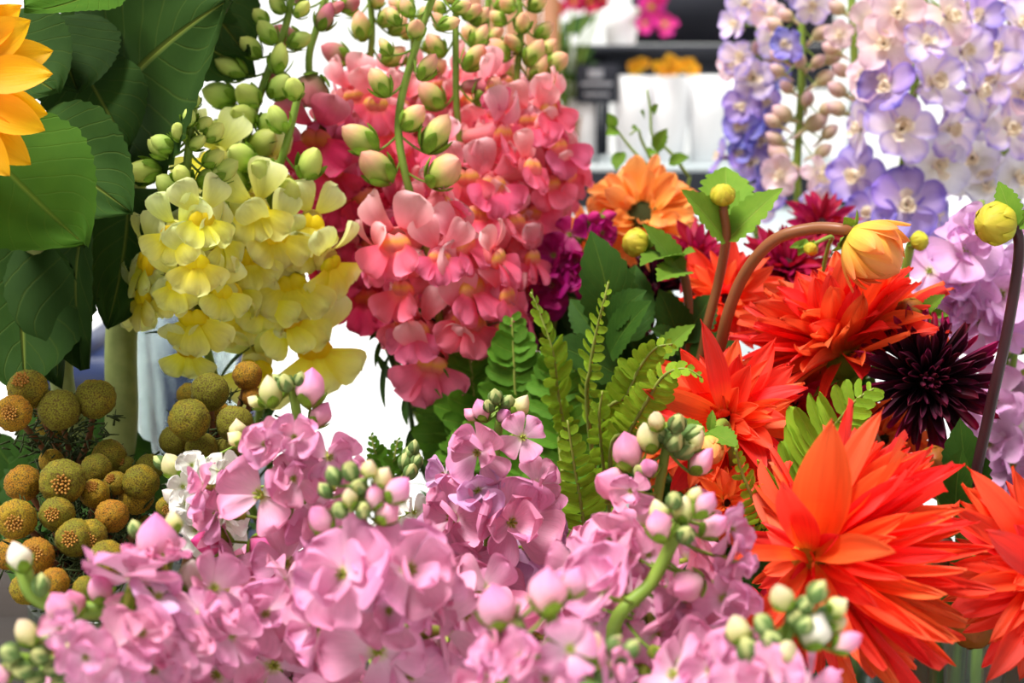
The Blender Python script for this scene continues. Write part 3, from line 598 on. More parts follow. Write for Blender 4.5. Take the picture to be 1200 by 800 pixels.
st('magenta stock beneath the orange dahlia', [(700, 250, 1.0), (680, 280, 1.0), (655, 340, 1.0), (640, 420, 1.0)], 'pink',
   [(705, 272, 16), (668, 275, 20), (650, 300, 22), (675, 305, 18), (648, 335, 24), (668, 325, 18), (640, 355, 20), (680, 355, 18), (690, 345, 14)], [(708, 255, 7, 'bud_mag'), (695, 258, 7, 'bud_mag'), (684, 262, 7, 'bud_mag')], color='stock_mag', group=None, RAD=.02, auto=(9, .2, 1), fsize=.013)
st('lavender pink stock by the yellow green round dahlia bud', [(1150, 235, .92), (1150, 290, .93), (1165, 350, .94), (1180, 440, .96)], 'lav',
   [(1132, 292, 32, 'stock_lav', (-.2, .1, .9)), (1130, 330, 28), (1172, 345, 36), (1125, 352, 34), (1150, 378, 32), (1195, 320, 32), (1090, 318, 26, 'stock_lav', (-.5, .2, .8)), (1188, 375, 30), (1145, 270, 24), (1110, 375, 22)], [(1160, 398, 9, G), (1185, 395, 8, G), (1192, 408, 8, G), (1180, 412, 8, G)], color='stock_lav', group=None, RAD=.026, auto=(6, .2, 1), fsize=.018)
st('dusky lilac stock behind the purple dahlia stem', [(1190, 410, .94), (1180, 480, .95), (1178, 600, .97)], 'lav', [(1165, 470, 30), (1190, 500, 30), (1160, 520, 30), (1185, 545, 30), (1165, 560, 28)], [], color='stock_lilac', group=None, RAD=.024, auto=(14, .1, 1))

# ------------------------------------------------------------------ snapdragons
SN = dict(kind='snap', RAD=.024, fsize=.0205, stemr=.003, leafkey='lance')
def sn(label, axis, vkey, florets=(), buds=(), **k):
    a = dict(SN); a.update(k); return spike(label=label, axis=axis, vkey=vkey, florets=florets, buds=buds, **a)
GP, GY = 'pink snapdragons', 'yellow snapdragons'
sn('pale pink snapdragon standing foremost among the pink ones', [(512, -15, .87), (492, 40, .87), (468, 130, .88), (474, 200, .88), (505, 310, .9), (520, 420, .92)], 'pink',
   [(466, 282, 36), (540, 285, 34), (515, 300, 28), (475, 335, 32), (548, 335, 38), (545, 375, 38), (508, 422, 38, 'pinksnap', (-.15, -.35, .9)), (590, 345, 32), (490, 385, 34), (440, 300, 28), (580, 300, 30)],
   [(487, 40, 11), (450, 105, 14, 'pinksnap', (-.5, .8, .3)), (496, 86, 13, 'pinksnap', (.5, .7, .3)), (478, 145, 14, 'pinksnap', (.6, .6, .3)), (432, 170, 18, 'pinksnap', (-.75, .5, .3)), (505, 168, 19, 'pinksnap', (.5, .8, .2)), (450, 205, 19, 'pinksnap', (-.6, .6, .5)), (512, 208, 20, 'pinksnap', (.6, .4, .6)), (455, 60, 9), (520, 30, 10), (480, 15, 9), (535, 10, 9), (500, -5, 8), (465, 25, 9)],
   color='pinksnap', group=GP, auto=(16, .58, 1))
sn('pink snapdragon with an upright stem of green buds behind the foremost one', [(535, -25, .95), (534, 60, .95), (538, 160, .96), (560, 280, .97), (565, 400, .98)], 'pink',
   [(575, 100, 26), (585, 155, 32), (545, 205, 30), (620, 195, 30), (575, 215, 32), (600, 260, 32), (560, 250, 30), (590, 305, 32), (620, 300, 28)],
   [(520, 30, 10), (548, 18, 10), (560, 25, 10, 'pinksnap', (.6, .7, .3)), (515, 60, 12, 'pinksnap', (-.5, .7, .3)), (550, 75, 14, 'pinksnap', (.6, .7, .2)), (558, 50, 12, 'pinksnap', (.5, .8, .2)), (512, 120, 15, 'pinksnap', (-.6, .6, .4)), (565, 115, 16, 'pinksnap', (.6, .6, .4)), (530, 0, 8), (542, -8, 8), (518, 12, 8)], color='pinksnap', group=GP, auto=(26, .42, 1))
sn('coral pink snapdragon next to the brown panel', [(606, -30, 1.0), (610, 40, 1.0), (606, 110, 1.0), (622, 220, 1.02), (610, 340, 1.04)], 'pink',
   [(640, 125, 28), (620, 140, 28), (650, 170, 30), (640, 215, 30), (665, 205, 26), (620, 250, 30), (650, 265, 26)],
   [(598, 10, 9), (625, 8, 10, 'pinksnap', (.7, .6, .3)), (612, 32, 11), (588, 25, 9), (632, 40, 10), (605, 55, 11), (622, 70, 13, 'pinksnap', (.5, .8, .3)), (645, 78, 12, 'pinksnap', (.8, .5, .3)), (590, 65, 12, 'pinksnap', (-.6, .7, .3)), (636, 60, 10), (612, -6, 8), (628, 90, 14, 'pinksnap', (.4, .8, .4))], color='pinksnap', group=GP, auto=(34, .38, 1))
sn('salmon pink snapdragon between the dusky one and the foremost one', [(432, -25, .98), (436, 40, .98), (430, 110, .99), (430, 220, 1.0), (440, 360, 1.02)], 'pink',
   [(440, 120, 28), (415, 110, 26), (450, 150, 26), (470, 175, 24), (400, 150, 26), (430, 250, 28)],
   [(424, 40, 13, 'pinksnap', (-.1, .9, .3)), (450, 25, 11), (462, 35, 11, 'pinksnap', (.6, .7, .2)), (415, 15, 9), (440, 5, 9), (430, -8, 8), (402, 68, 14, 'dusksnap', (-.8, .4, .3)), (455, 70, 12)], color='pinksnap', group=GP, auto=(34, .36, 1))
sn('pink snapdragon rising at the back of the pink cluster', [(574, -30, 1.06), (570, 40, 1.06), (566, 140, 1.06), (560, 300, 1.08)], 'pink', [], [(565, 20, 9), (585, 8, 9), (578, 45, 10), (556, 45, 10), (575, 70, 11), (590, 90, 12)], color='pinksnap', group=GP, auto=(30, .32, 1))
sn('pink snapdragon wedged behind the foremost stem', [(482, -30, 1.04), (484, 50, 1.04), (490, 140, 1.05), (500, 300, 1.06)], 'pink', [], [(470, 10, 9), (495, 20, 9), (478, 40, 10), (500, 55, 10), (470, 70, 11), (505, 85, 11)], color='pinksnap', group=GP, auto=(30, .32, 1))
sn('dusky rose snapdragon on a dark stem beside the yellow ones', [(386, -15, .92), (372, 30, .92), (362, 80, .92), (380, 170, .94), (410, 270, .96), (430, 350, .97)], 'pink',
   [(372, 158, 34, 'dusksnap', (-.2, -.3, .9)), (395, 230, 28), (425, 230, 28), (400, 285, 26), (435, 285, 28), (390, 200, 26), (428, 345, 34), (380, 270, 22), (465, 250, 26), (455, 350, 26)],
   [(378, 28, 13, 'dusksnap', (.4, .8, .3)), (368, 100, 20, 'dusksnap', (-.1, -.6, .7)), (345, 50, 15, 'dusksnap', (-.7, .5, .4)), (403, 8, 10), (355, 5, 9), (335, 105, 16, 'dusksnap', (-.7, .4, .5)), (390, 12, 9)], color='dusksnap', group=GP, auto=(18, .45, 1), stemm='stem')
sn('yellow snapdragon with a drooping bud tip beside the sunflower leaves', [(228, 118, .8), (222, 165, .8), (218, 230, .81), (222, 320, .82), (240, 400, .84)], 'yel',
   [(235, 255, 30), (205, 272, 30), (230, 305, 28), (170, 345, 32, 'yelsnap', (-.7, -.1, .6)), (228, 368, 34, 'yelsnap', (-.1, -.3, .9)), (222, 408, 28, 'yelsnap', (-.1, -.5, .8)), (210, 330, 26), (258, 340, 26), (200, 345, 22)],
   [(228, 122, 8, 'yelsnap'), (222, 142, 10), (236, 148, 9), (198, 172, 11, 'yelsnap', (-.8, .4, .3)), (246, 160, 11, 'yelsnap', (.7, .6, .3)), (212, 160, 10), (228, 170, 10), (178, 200, 16, 'yelsnap', (-.9, -.1, .4)), (244, 190, 11), (216, 210, 13, 'yelsnap', (-.1, .3, .9)), (238, 212, 14), (226, 235, 15, 'yelsnap', (0, .2, .9)), (205, 225, 14), (190, 180, 11), (255, 205, 14)], color='yelsnap', group=GY, auto=(7, .55, 1))
sn('full yellow snapdragon hanging over the stocks and button flowers', [(352, 100, .86), (338, 160, .86), (318, 230, .87), (305, 310, .88), (310, 410, .9)], 'yel',
   [(365, 258, 28, 'yelsnap', (.2, 0, .9)), (300, 245, 32), (270, 268, 30), (340, 328, 38, 'yelsnap', (.1, -.2, .95)), (296, 300, 34), (275, 320, 28), (368, 405, 40, 'yelsnap', (.3, -.3, .9)), (300, 425, 38, 'yelsnap', (-.1, -.5, .85)), (290, 365, 34), (335, 375, 36), (385, 305, 32, 'yelsnap', (.8, -.3, .5)), (320, 275, 30), (260, 360, 30), (350, 290, 24), (312, 350, 30)],
   [(360, 200, 17, 'yelsnap', (.4, .6, .6)), (330, 147, 14, 'yelsnap', (-.3, .6, .6)), (290, 190, 17, 'yelsnap', (-.4, .3, .8)), (310, 205, 18, 'yelsnap', (-.2, .2, .9)), (345, 110, 12), (280, 215, 18, 'yelsnap', (-.3, .1, .9)), (340, 230, 16, 'yelsnap', (.1, .4, .9)), (265, 235, 17, 'yelsnap', (-.5, 0, .8))], color='yelsnap', group=GY, auto=(8, .5, 1), RAD=.026)
sn('green budded yellow snapdragon rising behind the large sunflower leaf', [(345, -25, .9), (335, 30, .9), (312, 90, .9), (290, 160, .9), (275, 250, .91)], 'yel', [(262, 270, 26), (245, 300, 26)],
   [(330, 10, 10), (350, 15, 10), (318, 45, 12, 'yelsnap', (-.5, .7, .3)), (345, 50, 11), (326, 78, 14, 'yelsnap', (.2, .8, .4)), (300, 62, 12, 'yelsnap', (-.6, .6, .4)), (280, 85, 15, 'yelsnap', (-.8, .4, .4)), (268, 115, 16, 'yelsnap', (-.8, .2, .5)), (296, 118, 15, 'yelsnap', (-.4, .4, .8)), (322, 108, 14, 'yelsnap', (.6, .5, .5)), (290, 140, 16, 'yelsnap', (-.3, .2, .9)), (268, 160, 18, 'yelsnap', (-.6, .1, .7)), (310, 150, 14, 'yelsnap', (.5, .3, .7)), (300, 175, 17), (310, 25, 9), (335, -5, 8)], color='yelsnap', group=GY, auto=(5, .75, 1))

# ------------------------------------------------------------------ delphiniums
DE = dict(kind='del', RAD=.036, fsize=.02, stemr=.0042, leaves=5, group='delphiniums at the back')
def de(label, axis, florets=(), buds=(), **k):
    a = dict(DE); a.update(k); return spike(label=label, axis=axis, vkey='del', florets=florets, buds=buds, **a)
LI, PI_, VI, BL, WT = 'del_lilac', 'del_pink', 'del_violet', 'del_blue', 'del_white'
de('lilac delphinium with blush upper blooms above the half open dahlia', [(1086, -40, 1.1), (1076, 70, 1.1), (1055, 220, 1.12), (1045, 330, 1.14)],
   [(1056, 152, 40, LI, (-.1, 0, .95)), (1093, 98, 40, LI, (.2, .1, .95)), (1036, 52, 34, PI_, (-.4, .1, .9)), (1112, 152, 36, LI, (.4, -.1, .9)), (1008, 152, 34, LI, (-.9, 0, .4)), (1003, 208, 36, VI, (-.4, .2, .85)), (1060, 240, 42, VI, (-.1, .1, .95)), (1098, 195, 40, WT, (.2, -.2, .95)), (1052, 15, 36, PI_, (-.2, 0, .95)), (1022, 90, 34, PI_, (-.7, 0, .6)), (1128, 62, 36, LI, (.5, 0, .8)), (1040, 102, 34, VI, (-.6, .1, .7)), (1110, 20, 34, PI_, (.4, 0, .9)), (1090, 255, 34, VI, (.4, -.1, .8)), (1020, 250, 30, VI, (-.5, 0, .8)), (1145, 110, 34, LI, (.7, 0, .6)), (1085, 50, 28, LI, (.1, .3, .9))], [(1068, 30, 8), (1110, 5, 9)], color=LI, auto=(9, .1, 1))
de('mauve delphinium standing last in the row by the white bloom', [(1195, -40, 1.14), (1185, 60, 1.14), (1178, 160, 1.15), (1170, 280, 1.17)],
   [(1170, 60, 34, LI, (-.5, .2, .8)), (1165, 95, 34, LI, (-.5, .3, .7)), (1182, 150, 38, LI, (0, -.1, .95)), (1155, 215, 40, WT, (-.2, .2, .95)), (1192, 210, 34, WT, (.2, 0, .95)), (1195, 30, 34, LI, (.2, .2, .9)), (1140, 185, 34, WT, (-.5, 0, .8)), (1150, 130, 30, WT, (-.6, 0, .7)), (1150, 20, 30, VI, (-.6, .2, .7)), (1198, 110, 30, PI_)], [(1190, 5, 9), (1180, 15, 9)], color=LI, auto=(12, .1, 1))
de('slender budding delphinium between the blue one and the blush one', [(936, -40, 1.2), (940, 80, 1.2), (936, 250, 1.22)], [(950, 8, 24, LI), (922, 52, 22, BL), (915, 205, 24, PI_), (960, 205, 26, PI_, (.4, 0, .9)), (955, 235, 24, LI)],
   [(952, 15, 9), (958, 42, 10), (912, 32, 9), (915, 68, 8), (938, 75, 9), (962, 95, 10), (945, 120, 9), (950, 147, 12), (922, 137, 11), (965, 130, 9), (915, 85, 8), (910, 145, 9), (968, 158, 9), (918, 185, 12), (972, 70, 10), (955, 75, 8), (925, 20, 8), (925, 105, 8), (960, 180, 9), (912, 165, 9)], color=LI, RAD=.024)
de('blue violet delphinium beside the white wrapped buckets', [(892, -40, 1.26), (888, 80, 1.26), (878, 240, 1.28)],
   [(862, 28, 24, LI, (-.5, .1, .8)), (905, 45, 22, LI), (868, 68, 24, LI, (-.4, 0, .9)), (883, 92, 26, LI, (-.1, 0, 1)), (858, 75, 20, PI_), (870, 150, 26, BL), (870, 125, 22, VI), (892, 165, 22, BL), (895, 120, 22, VI), (905, 90, 20, BL), (880, 190, 24, VI), (898, 205, 22, BL), (905, 140, 20, BL), (875, 5, 22, LI), (900, 15, 20, PI_), (868, 178, 20, BL), (905, 170, 20, LI), (890, 240, 24, LI), (900, 225, 22, VI)], [(896, 150, 10), (868, 155, 10), (905, 185, 9), (888, 60, 8), (900, 70, 8)], color=VI, auto=(5, .1, 1), RAD=.028, fsize=.016)
de('blush delphinium with a bare lower stem behind the lilac one', [(996, -40, 1.16), (1001, 60, 1.16), (1003, 150, 1.17), (998, 260, 1.18)], [(1018, 25, 28, PI_, (.3, 0, .9)), (1020, 65, 26, PI_, (.4, 0, .9)), (985, 40, 18, PI_)], [(986, 108, 10), (978, 60, 9), (985, 12, 9), (990, 85, 9), (985, 130, 10)], color=PI_, RAD=.02)

# ------------------------------------------------------------------ dahlias
DP = {}
M['dah_plum'] = petal_mat('dahlia_plum', [(0, (36, 5, 18)), (0.6, (92, 8, 42)), (1, (176, 20, 80))], .25, rough=.5)
def dset(mt, W=.24, shape='lance', roll=0.0):
    DP[mt] = variants(9, M[mt], 'petal', lambda i: petal(1, W * U(.75, 1.2), shape, U(-.8, .65), U(.15, .8), U(.008, .03), U(1.5, 2.6), notch=U(-.06, .05), side=U(-.14, .14), roll=roll, nx=8, ny=10, wob=U(0, .04)))
for m_, w_ in (('dah_coral', .185), ('dah_red', .2), ('dah_orange', .19), ('dah_dorange', .2), ('dah_crim', .15)): dset(m_, w_)
dset('dah_maroon', .15, 'quill', 1.9); dset('dah_plum', .15, 'quill', 1.9); dset('dah_orange', .22, 'oval')
BRACT = variants(4, M['bract'], 'bract', lambda i: petal(1, .4, 'ovate', U(-.6, .2), .3, nx=3, ny=5))
def dahlia(label, cx, cy, d, r, face, mt, vkey, rings, eye='dah_eye_y', eyer=.14, stem=None, stemm='stem_red', group='dahlias', jit=.12, extra=None, hero=(), lenj=.15, wk=1.0, outer=None):
    """rings: (count, angle from the facing axis in degrees, length)"""
    c = P(cx, cy, d); r = px(r, d); z = V(*face); ve = vend(vkey)
    root = thing('dahlia', label, 'flower', ve[-1], group)
    Fm = frame(c, z).to_3x3(); X, Y, Z = Fm.col[0], Fm.col[1], Fm.col[2]
    ph = U(0, 6)
    for (n, th, L) in rings:
        ph += .37; wr = 1.0 if th < 60 else .88 if th < 100 else .66
        wr *= wk if th > 60 else 1.0
        for i in range(n):
            f = ph + 2 * PI * i / n + U(-jit, jit); t = math.radians(th + U(-9, 9)); rad = X * math.cos(f) + Y * math.sin(f)
            dr = Z * math.cos(t) + rad * math.sin(t); nr = Z * math.sin(t) - rad * math.cos(t)
            link('petal', random.choice(DP[outer if outer and th > 80 else mt]), root, yframe(c + rad * r * eyer * .6 * math.sin(t) - Z * r * .05 * (th / 60), dr, nr, r * L * U(1 - lenj, 1 + lenj * .6), U(-.6, .6)) @ S(wr * U(.8, 1.15), 1, 1))
    for (tx, ty, dd, wsc, k, nr) in hero:                           # single petals that reach to a seen tip
        tip = P(tx, ty, dd); v = tip - c
        link('petal', DP[mt][k], root, yframe(c + v * .06, v, V(*nr), 1, U(-.4, .4)) @ S(v.length * wsc * .62, v.length, v.length * wsc * .7))
    link('eye', MB().add(lathe([(eyer, -.05), (eyer * 1.02, .04), (eyer * .8, .12), (eyer * .45, .15), (.003, .16)], 12)).mesh('eye', M[eye]), root, frame(c, z, None, 0, r))
    b = MB()
    link('calyx', MB().add(lathe([(.02, -.34), (.1, -.32), (.2, -.2), (.22, -.06), (.1, -.02)], 10)).mesh('calyx', M['bract']), root, frame(c, z, None, 0, r))
    for i in range(5):
        f = i * 1.257; rad = X * math.cos(f) + Y * math.sin(f); link('bract', random.choice(BRACT), root, yframe(c - Z * r * .28 + rad * r * .1, rad - Z * .1, Z, r * .34))
    s0 = c - Z * r * .3; pts = [s0] + ([P(*p) for p in stem] if stem else [s0 - Z * r * .6 + Vector((0, 0, -r * .3))]) + ve
    link('stem', MB().add(tube(pts, .0028, .0034, 8, 6)).mesh('stem', M[stemm]), root, Matrix())
    return root
FULL = [(6, 20, .42), (10, 36, .58), (14, 52, .76), (17, 68, .9), (18, 84, 1.0), (17, 100, 1.0), (12, 114, .95)]
CUP = [(8, 10, .8), (12, 24, .92), (16, 38, 1.0), (19, 52, 1.04), (18, 66, 1.04), (14, 80, .98), (9, 95, .85)]
SM = [(6, 25, .5), (9, 45, .72), (11, 64, .88), (12, 82, 1), (10, 98, .95)]
dahlia('large coral red dahlia turned sideways in front of the glass vase', 948, 652, .645, 150, (-.84, .1, .45), 'dah_coral', 'dahR',
       [(5, 30, .35), (9, 50, .45), (11, 72, .6), (20, 92, .9), (30, 106, 1.1), (34, 120, 1.2), (34, 134, 1.22), (24, 146, 1.18)], eyer=.1, wk=.62,
       hero=[(1012, 478, .63, .9, 0, (-.4, .2, .8)), (855, 650, .6, .9, 1, (-.2, .6, .7)), (880, 735, .6, 1.0, 2, (-.3, -.2, .9)), (972, 500, .6, 1.3, 3, (-.3, .1, .9)), (1078, 535, .66, .7, 4, (-.5, .3, .7)), (1118, 598, .68, .7, 5, (-.5, .3, .7)), (935, 560, .6, 1.1, 6, (-.3, .1, .9)), (1060, 790, .68, .8, 7, (-.6, .1, .7)), (1040, 640, .57, .9, 8, (-.2, .5, .8)), (1000, 760, .6, .9, 0, (-.5, .1, .8))])
dahlia('coral dahlia rising in a fan behind the half open dahlia', 988, 408, .84, 120, (-.34, .92, .08), 'dah_coral', 'dahR', CUP + [(16, 45, 1.02), (14, 60, 1.0)], stem=[(1000, 440, .86), (1040, 540, .86)], wk=.8)
dahlia('coral dahlia pushed up between the fern and the stock buds', 850, 490, .79, 98, (-.35, .4, .85), 'dah_coral', 'dahC', FULL, eye='dah_eye_d', eyer=.1, stem=[(880, 530, .84), (890, 600, .86)],
       hero=[(838, 402, .74, 1.1, 0, (0, .1, .95)), (762, 452, .75, 1.1, 1, (-.1, .2, .95)), (775, 520, .75, 1.1, 2, (-.1, .2, .95)), (800, 415, .77, 1.1, 3, (0, .1, .95))])
dahlia('small coral dahlia behind the two russet stems', 850, 352, .92, 68, (-.2, .2, .95), 'dah_coral', 'dahC', SM, eye='dah_eye_d', stem=[(860, 400, .95), (870, 480, .95)])
dahlia('coral dahlia facing away beside the olive bud and vase', 1232, 672, .66, 118, (.1, .15, .9), 'dah_coral', 'dahR', FULL, stem=[(1220, 720, .72)],
       hero=[(1160, 572, .63, 1.2, 0, (-.1, .2, .95)), (1124, 592, .64, .9, 1, (-.3, .2, .9)), (1132, 690, .64, 1.0, 2, (-.3, 0, .9)), (1160, 790, .64, 1.0, 3, (-.2, -.2, .9)), (1172, 640, .6, .8, 4, (-.2, .1, .95))])
dahlia('deep red dahlia in the shade under the coral fan', 925, 476, .88, 80, (0, .15, .98), 'dah_red', 'dahC', FULL, eye='dah_eye_d', stem=[(925, 520, .93)])
dahlia('dark maroon quilled dahlia beneath the lavender stock', 1088, 445, .80, 80, (-.05, .05, 1), 'dah_maroon', 'dahR', [(14, 10, .42), (18, 24, .52), (22, 40, .64), (24, 56, .78), (24, 72, .9), (22, 88, 1.0), (16, 104, .98)], eye='dah_eye_d', eyer=.2, stem=[(1090, 500, .86)], lenj=.08, outer='dah_plum')
dahlia('orange dahlia with a dark green heart behind the magenta stock', 752, 252, 1.04, 62, (0, .35, .9), 'dah_orange', 'dahC', [(11, 40, .5), (16, 58, .85), (20, 72, 1), (22, 86, 1), (18, 100, .98)], eye='dah_eye_g', eyer=.3, stem=[(760, 320, 1.08)])
dahlia('small orange dahlia beneath the larger orange dahlia', 700, 280, 1.07, 46, (-.2, .2, .95), 'dah_orange', 'dahC', SM, eye='dah_eye_g', stem=[(720, 340, 1.08)])
dahlia('crimson dahlia beside the leafy green bud', 818, 300, .98, 50, (0, .5, .85), 'dah_crim', 'dahC', SM, eye='dah_eye_d', stem=[(815, 360, 1.0)])
dahlia('maroon dahlia in the shade under the crimson one', 768, 338, 1.0, 60, (-.1, .4, .9), 'dah_maroon', 'dahC', SM + [(14, 30, .6)], eye='dah_eye_d', stem=[(780, 400, 1.0)])
dahlia('crimson dahlia behind the russet arching stem', 922, 312, .98, 62, (0, .6, .8), 'dah_crim', 'dahC', SM + [(14, 50, .8)], eye='dah_eye_d', stem=[(920, 360, 1.0)])
dahlia('crimson dahlia in front of the slender delphinium', 962, 262, 1.06, 44, (0, .4, .9), 'dah_crim', 'dahC', SM, eye='dah_eye_d', stem=[(962, 320, 1.06)])
dahlia('orange dahlia peeping out below the coral one by the fern', 792, 512, .84, 62, (-.3, .1, .95), 'dah_dorange', 'dahC', SM, eye='dah_eye_g', stem=[(800, 560, .88)])
dahlia('deep orange dahlia low behind the knobbly stock', 852, 590, .76, 50, (0, .3, .95), 'dah_dorange', 'dahC', SM, eye='dah_eye_g', stem=[(855, 640, .8)])
dahlia('deep orange dahlia tucked beneath the maroon quilled one', 1035, 515, .88, 60, (-.1, .2, .95), 'dah_dorange', 'dahR', SM, eye='dah_eye_g', stem=[(1045, 560, .88)])
dahlia('deep red dahlia low behind the large sideways coral one', 900, 745, .74, 56, (-.3, .2, .9), 'dah_red', 'dahR', SM, eye='dah_eye_d', stem=[(930, 790, .76)])

# dahlia buds
def dbud(label, cx, cy, d, r, face, mt, vkey, stem, stemm='stem_red', leaves=(), sr=.0028, bracts=6, oblong=1.0, open_=0, bl=.8):
    c = P(cx, cy, d); r = px(r, d); z = V(*face); ve = vend(vkey)
    root = thing('dahlia_bud', label, 'flower bud', ve[-1])
    link('bud', MB().add(egg(2 * oblong, .9 if open_ else .96, 16, 10, p=1.0)).mesh('bud', M[mt]), root, frame(c - z * r * oblong, z, None, 0, r))
    Fm = frame(c, z).to_3x3(); X, Y = Fm.col[0], Fm.col[1]
    for i in range(bracts):
        f = i * 2 * PI / bracts + .3; rad = X * math.cos(f) + Y * math.sin(f)
        link('bract', random.choice(BRACT), root, yframe(c - z * r * oblong * .98 + rad * r * .2, rad + z * U(-.5, .35), z, r * bl, U(-.2, .2)))
    lays = ((5, .92, .93, .0, .9), (6, .98, .86, .12, .9), (7, 1.03, .76, .3, .85), (8, 1.08, .66, .45, .8)) if open_ else ((6, .99, .95, .0, .92), (6, 1.02, .74, .02, .8))
    for k, (n, sc_, cov, fl, wd) in enumerate(lays):
        me = egg_sepals(2 * oblong, 1.0, n, cov, wd * 1.25, 1.0, 1.0, sc_, fl, 6, 10, True).mesh('petal', M['open_bud' if open_ else mt])
        for i in range(n): link('petal', me, root, frame(c - z * r * oblong, z, None, 2 * PI * (i + .5 * (k % 2)) / n + U(-.1, .1), r) @ RX(U(-.03, .03)))
    link('stem', MB().add(tube([c - z * r * oblong * .95] + [P(*p) for p in stem] + ve, sr, sr * 1.15, 9, 7)).mesh('stem', M[stemm]), root, Matrix())
    for (key, bx, by, bd, tx, ty, td, nr) in leaves: leaf(root, key, P(bx, by, bd), P(tx, ty, td), V(*nr), U(.9, 1.1))
    return root
M['open_bud'] = petal_mat('half_open_petal', [(0, (226, 210, 70)), (0.3, (248, 206, 90)), (.75, (252, 176, 84)), (1, (250, 150, 90))], .4, vein=.2, streak=12)
OPENP = variants(6, M['open_bud'], 'petal', lambda i: petal(1, U(.26, .34), 'oval', U(.7, 1.0), .35, .02, 1.5, nx=6, ny=9))
dbud('round yellow green dahlia bud above a pair of spread leaves', 847, 228, .84, 14, (-.1, .6, .7), 'bud_yel', 'dahC', [(848, 248, .845), (851, 280, .85), (842, 330, .86), (826, 398, .87), (822, 470, .9)], leaves=[('dahlialt', 851, 282, .85, 798, 222, .83, (.2, .5, .8)), ('dahlialt', 852, 282, .85, 918, 220, .84, (-.2, .6, .75)), ('dahlialt', 850, 275, .85, 850, 195, .9, (0, .2, .9)), ('dahlialt', 852, 278, .85, 830, 235, .86, (.4, .3, .8)), ('dahlialt', 852, 276, .85, 880, 222, .88, (-.3, .3, .9))], bl=.6)
dbud('yellow green dahlia bud with a curled leaf behind it', 744, 284, .88, 16, (-.7, .2, .6), 'bud_yel', 'dahC', [(765, 292, .885), (795, 308, .89), (806, 345, .89), (808, 400, .89), (820, 480, .92)], leaves=[('dahlialt', 800, 322, .885, 752, 262, .88, (.3, .6, .7)), ('dahlialt', 802, 318, .885, 770, 330, .85, (.1, .8, .5)), ('dahlialt', 795, 305, .89, 815, 295, .87, (-.2, .6, .7)), ('dahlialt', 795, 300, .89, 750, 312, .86, (-.1, .9, .4))], bl=.9)
dbud('half open yellow orange dahlia nodding on a russet arching stem', 1024, 296, .78, 34, (.66, -.62, .4), 'bud_orange', 'dahC', [(988, 269, .78), (950, 268, .79), (905, 283, .8), (868, 330, .82), (846, 398, .84), (840, 470, .88)], oblong=1.15, open_=16, bl=.7, sr=.0033)
dbud('large round yellow green dahlia bud on a purple stem', 1166, 262, .74, 24, (-.7, -.1, .6), 'bud_yel', 'dahR', [(1190, 268, .742), (1194, 300, .745), (1180, 390, .75), (1160, 480, .76), (1140, 590, .78)], stemm='stem_purple', leaves=[('dahlialt', 1190, 265, .74, 1170, 212, .745, (-.3, .2, .9)), ('dahlialt', 1192, 268, .74, 1215, 240, .74, (0, .4, .9))], bl=.7)
dbud('olive orange dahlia bud hanging over the glass vase rim', 1140, 738, .70, 25, (-.2, -.5, .8), 'bud_olive', 'dahR', [(1165, 728, .72), (1172, 745, .75)], stemm='stem', bl=.8, oblong=.85)
dbud('yellow brown dahlia bud perched on the maroon dahlia', 1066, 366, .82, 17, (-.6, .3, .7), 'bud_olive', 'dahR', [(1088, 372, .83), (1100, 400, .86), (1098, 520, .88)], stemm='stem', leaves=[('dahlialt', 1082, 366, .82, 1108, 345, .81, (0, .5, .8)), ('dahlialt', 1084, 368, .82, 1112, 370, .81, (0, .3, .9))], bl=1.0)
dbud('orange yellow dahlia bud beside the knobbly stock tip', 832, 528, .71, 16, (.1, -.3, .9), 'bud_orange', 'dahC', [(838, 505, .73), (850, 500, .76), (860, 560, .8)], stemm='stem', leaves=[('dahlialt', 830, 505, .72, 866, 525, .7, (0, .6, .8)), ('dahlialt', 826, 508, .72, 790, 492, .72, (0, .6, .8)), ('dahlialt', 832, 505, .72, 835, 480, .72, (0, .4, .9))], oblong=1.4)
dbud('tiny yellow dahlia bud behind the half open dahlia', 1078, 282, .88, 11, (.5, .1, .8), 'bud_yel', 'dahR', [(1066, 292, .89), (1060, 340, .9), (1070, 450, .92)], stemm='stem', bl=.7)
dbud('small yellow bud on a thin stalk under the arching stem', 950, 292, .86, 8, (-.5, -.6, .6), 'bud_yel', 'dahC', [(958, 284, .86), (975, 278, .865), (968, 300, .88), (940, 420, .92)], stemm='stem', sr=.0012, leaves=[('dahlialt', 948, 285, .87, 925, 290, .87, (0, .4, .9)), ('dahlialt', 945, 280, .87, 935, 300, .87, (.2, .4, .9))])
dbud('olive dahlia bud under the maroon quilled dahlia by the leaf', 1095, 540, .78, 17, (-.2, .2, .9), 'bud_olive', 'dahR', [(1100, 560, .8), (1110, 620, .8)], stemm='stem', leaves=[('dahlia', 1135, 590, .78, 1125, 490, .77, (-.3, .1, .9)), ('dahlia', 1120, 600, .77, 1128, 525, .75, (-.6, .2, .8)), ('dahlia', 1150, 720, .76, 1120, 640, .74, (-.3, .3, .9)), ('dahlia', 1120, 745, .76, 1100, 690, .74, (-.1, .3, .9))])
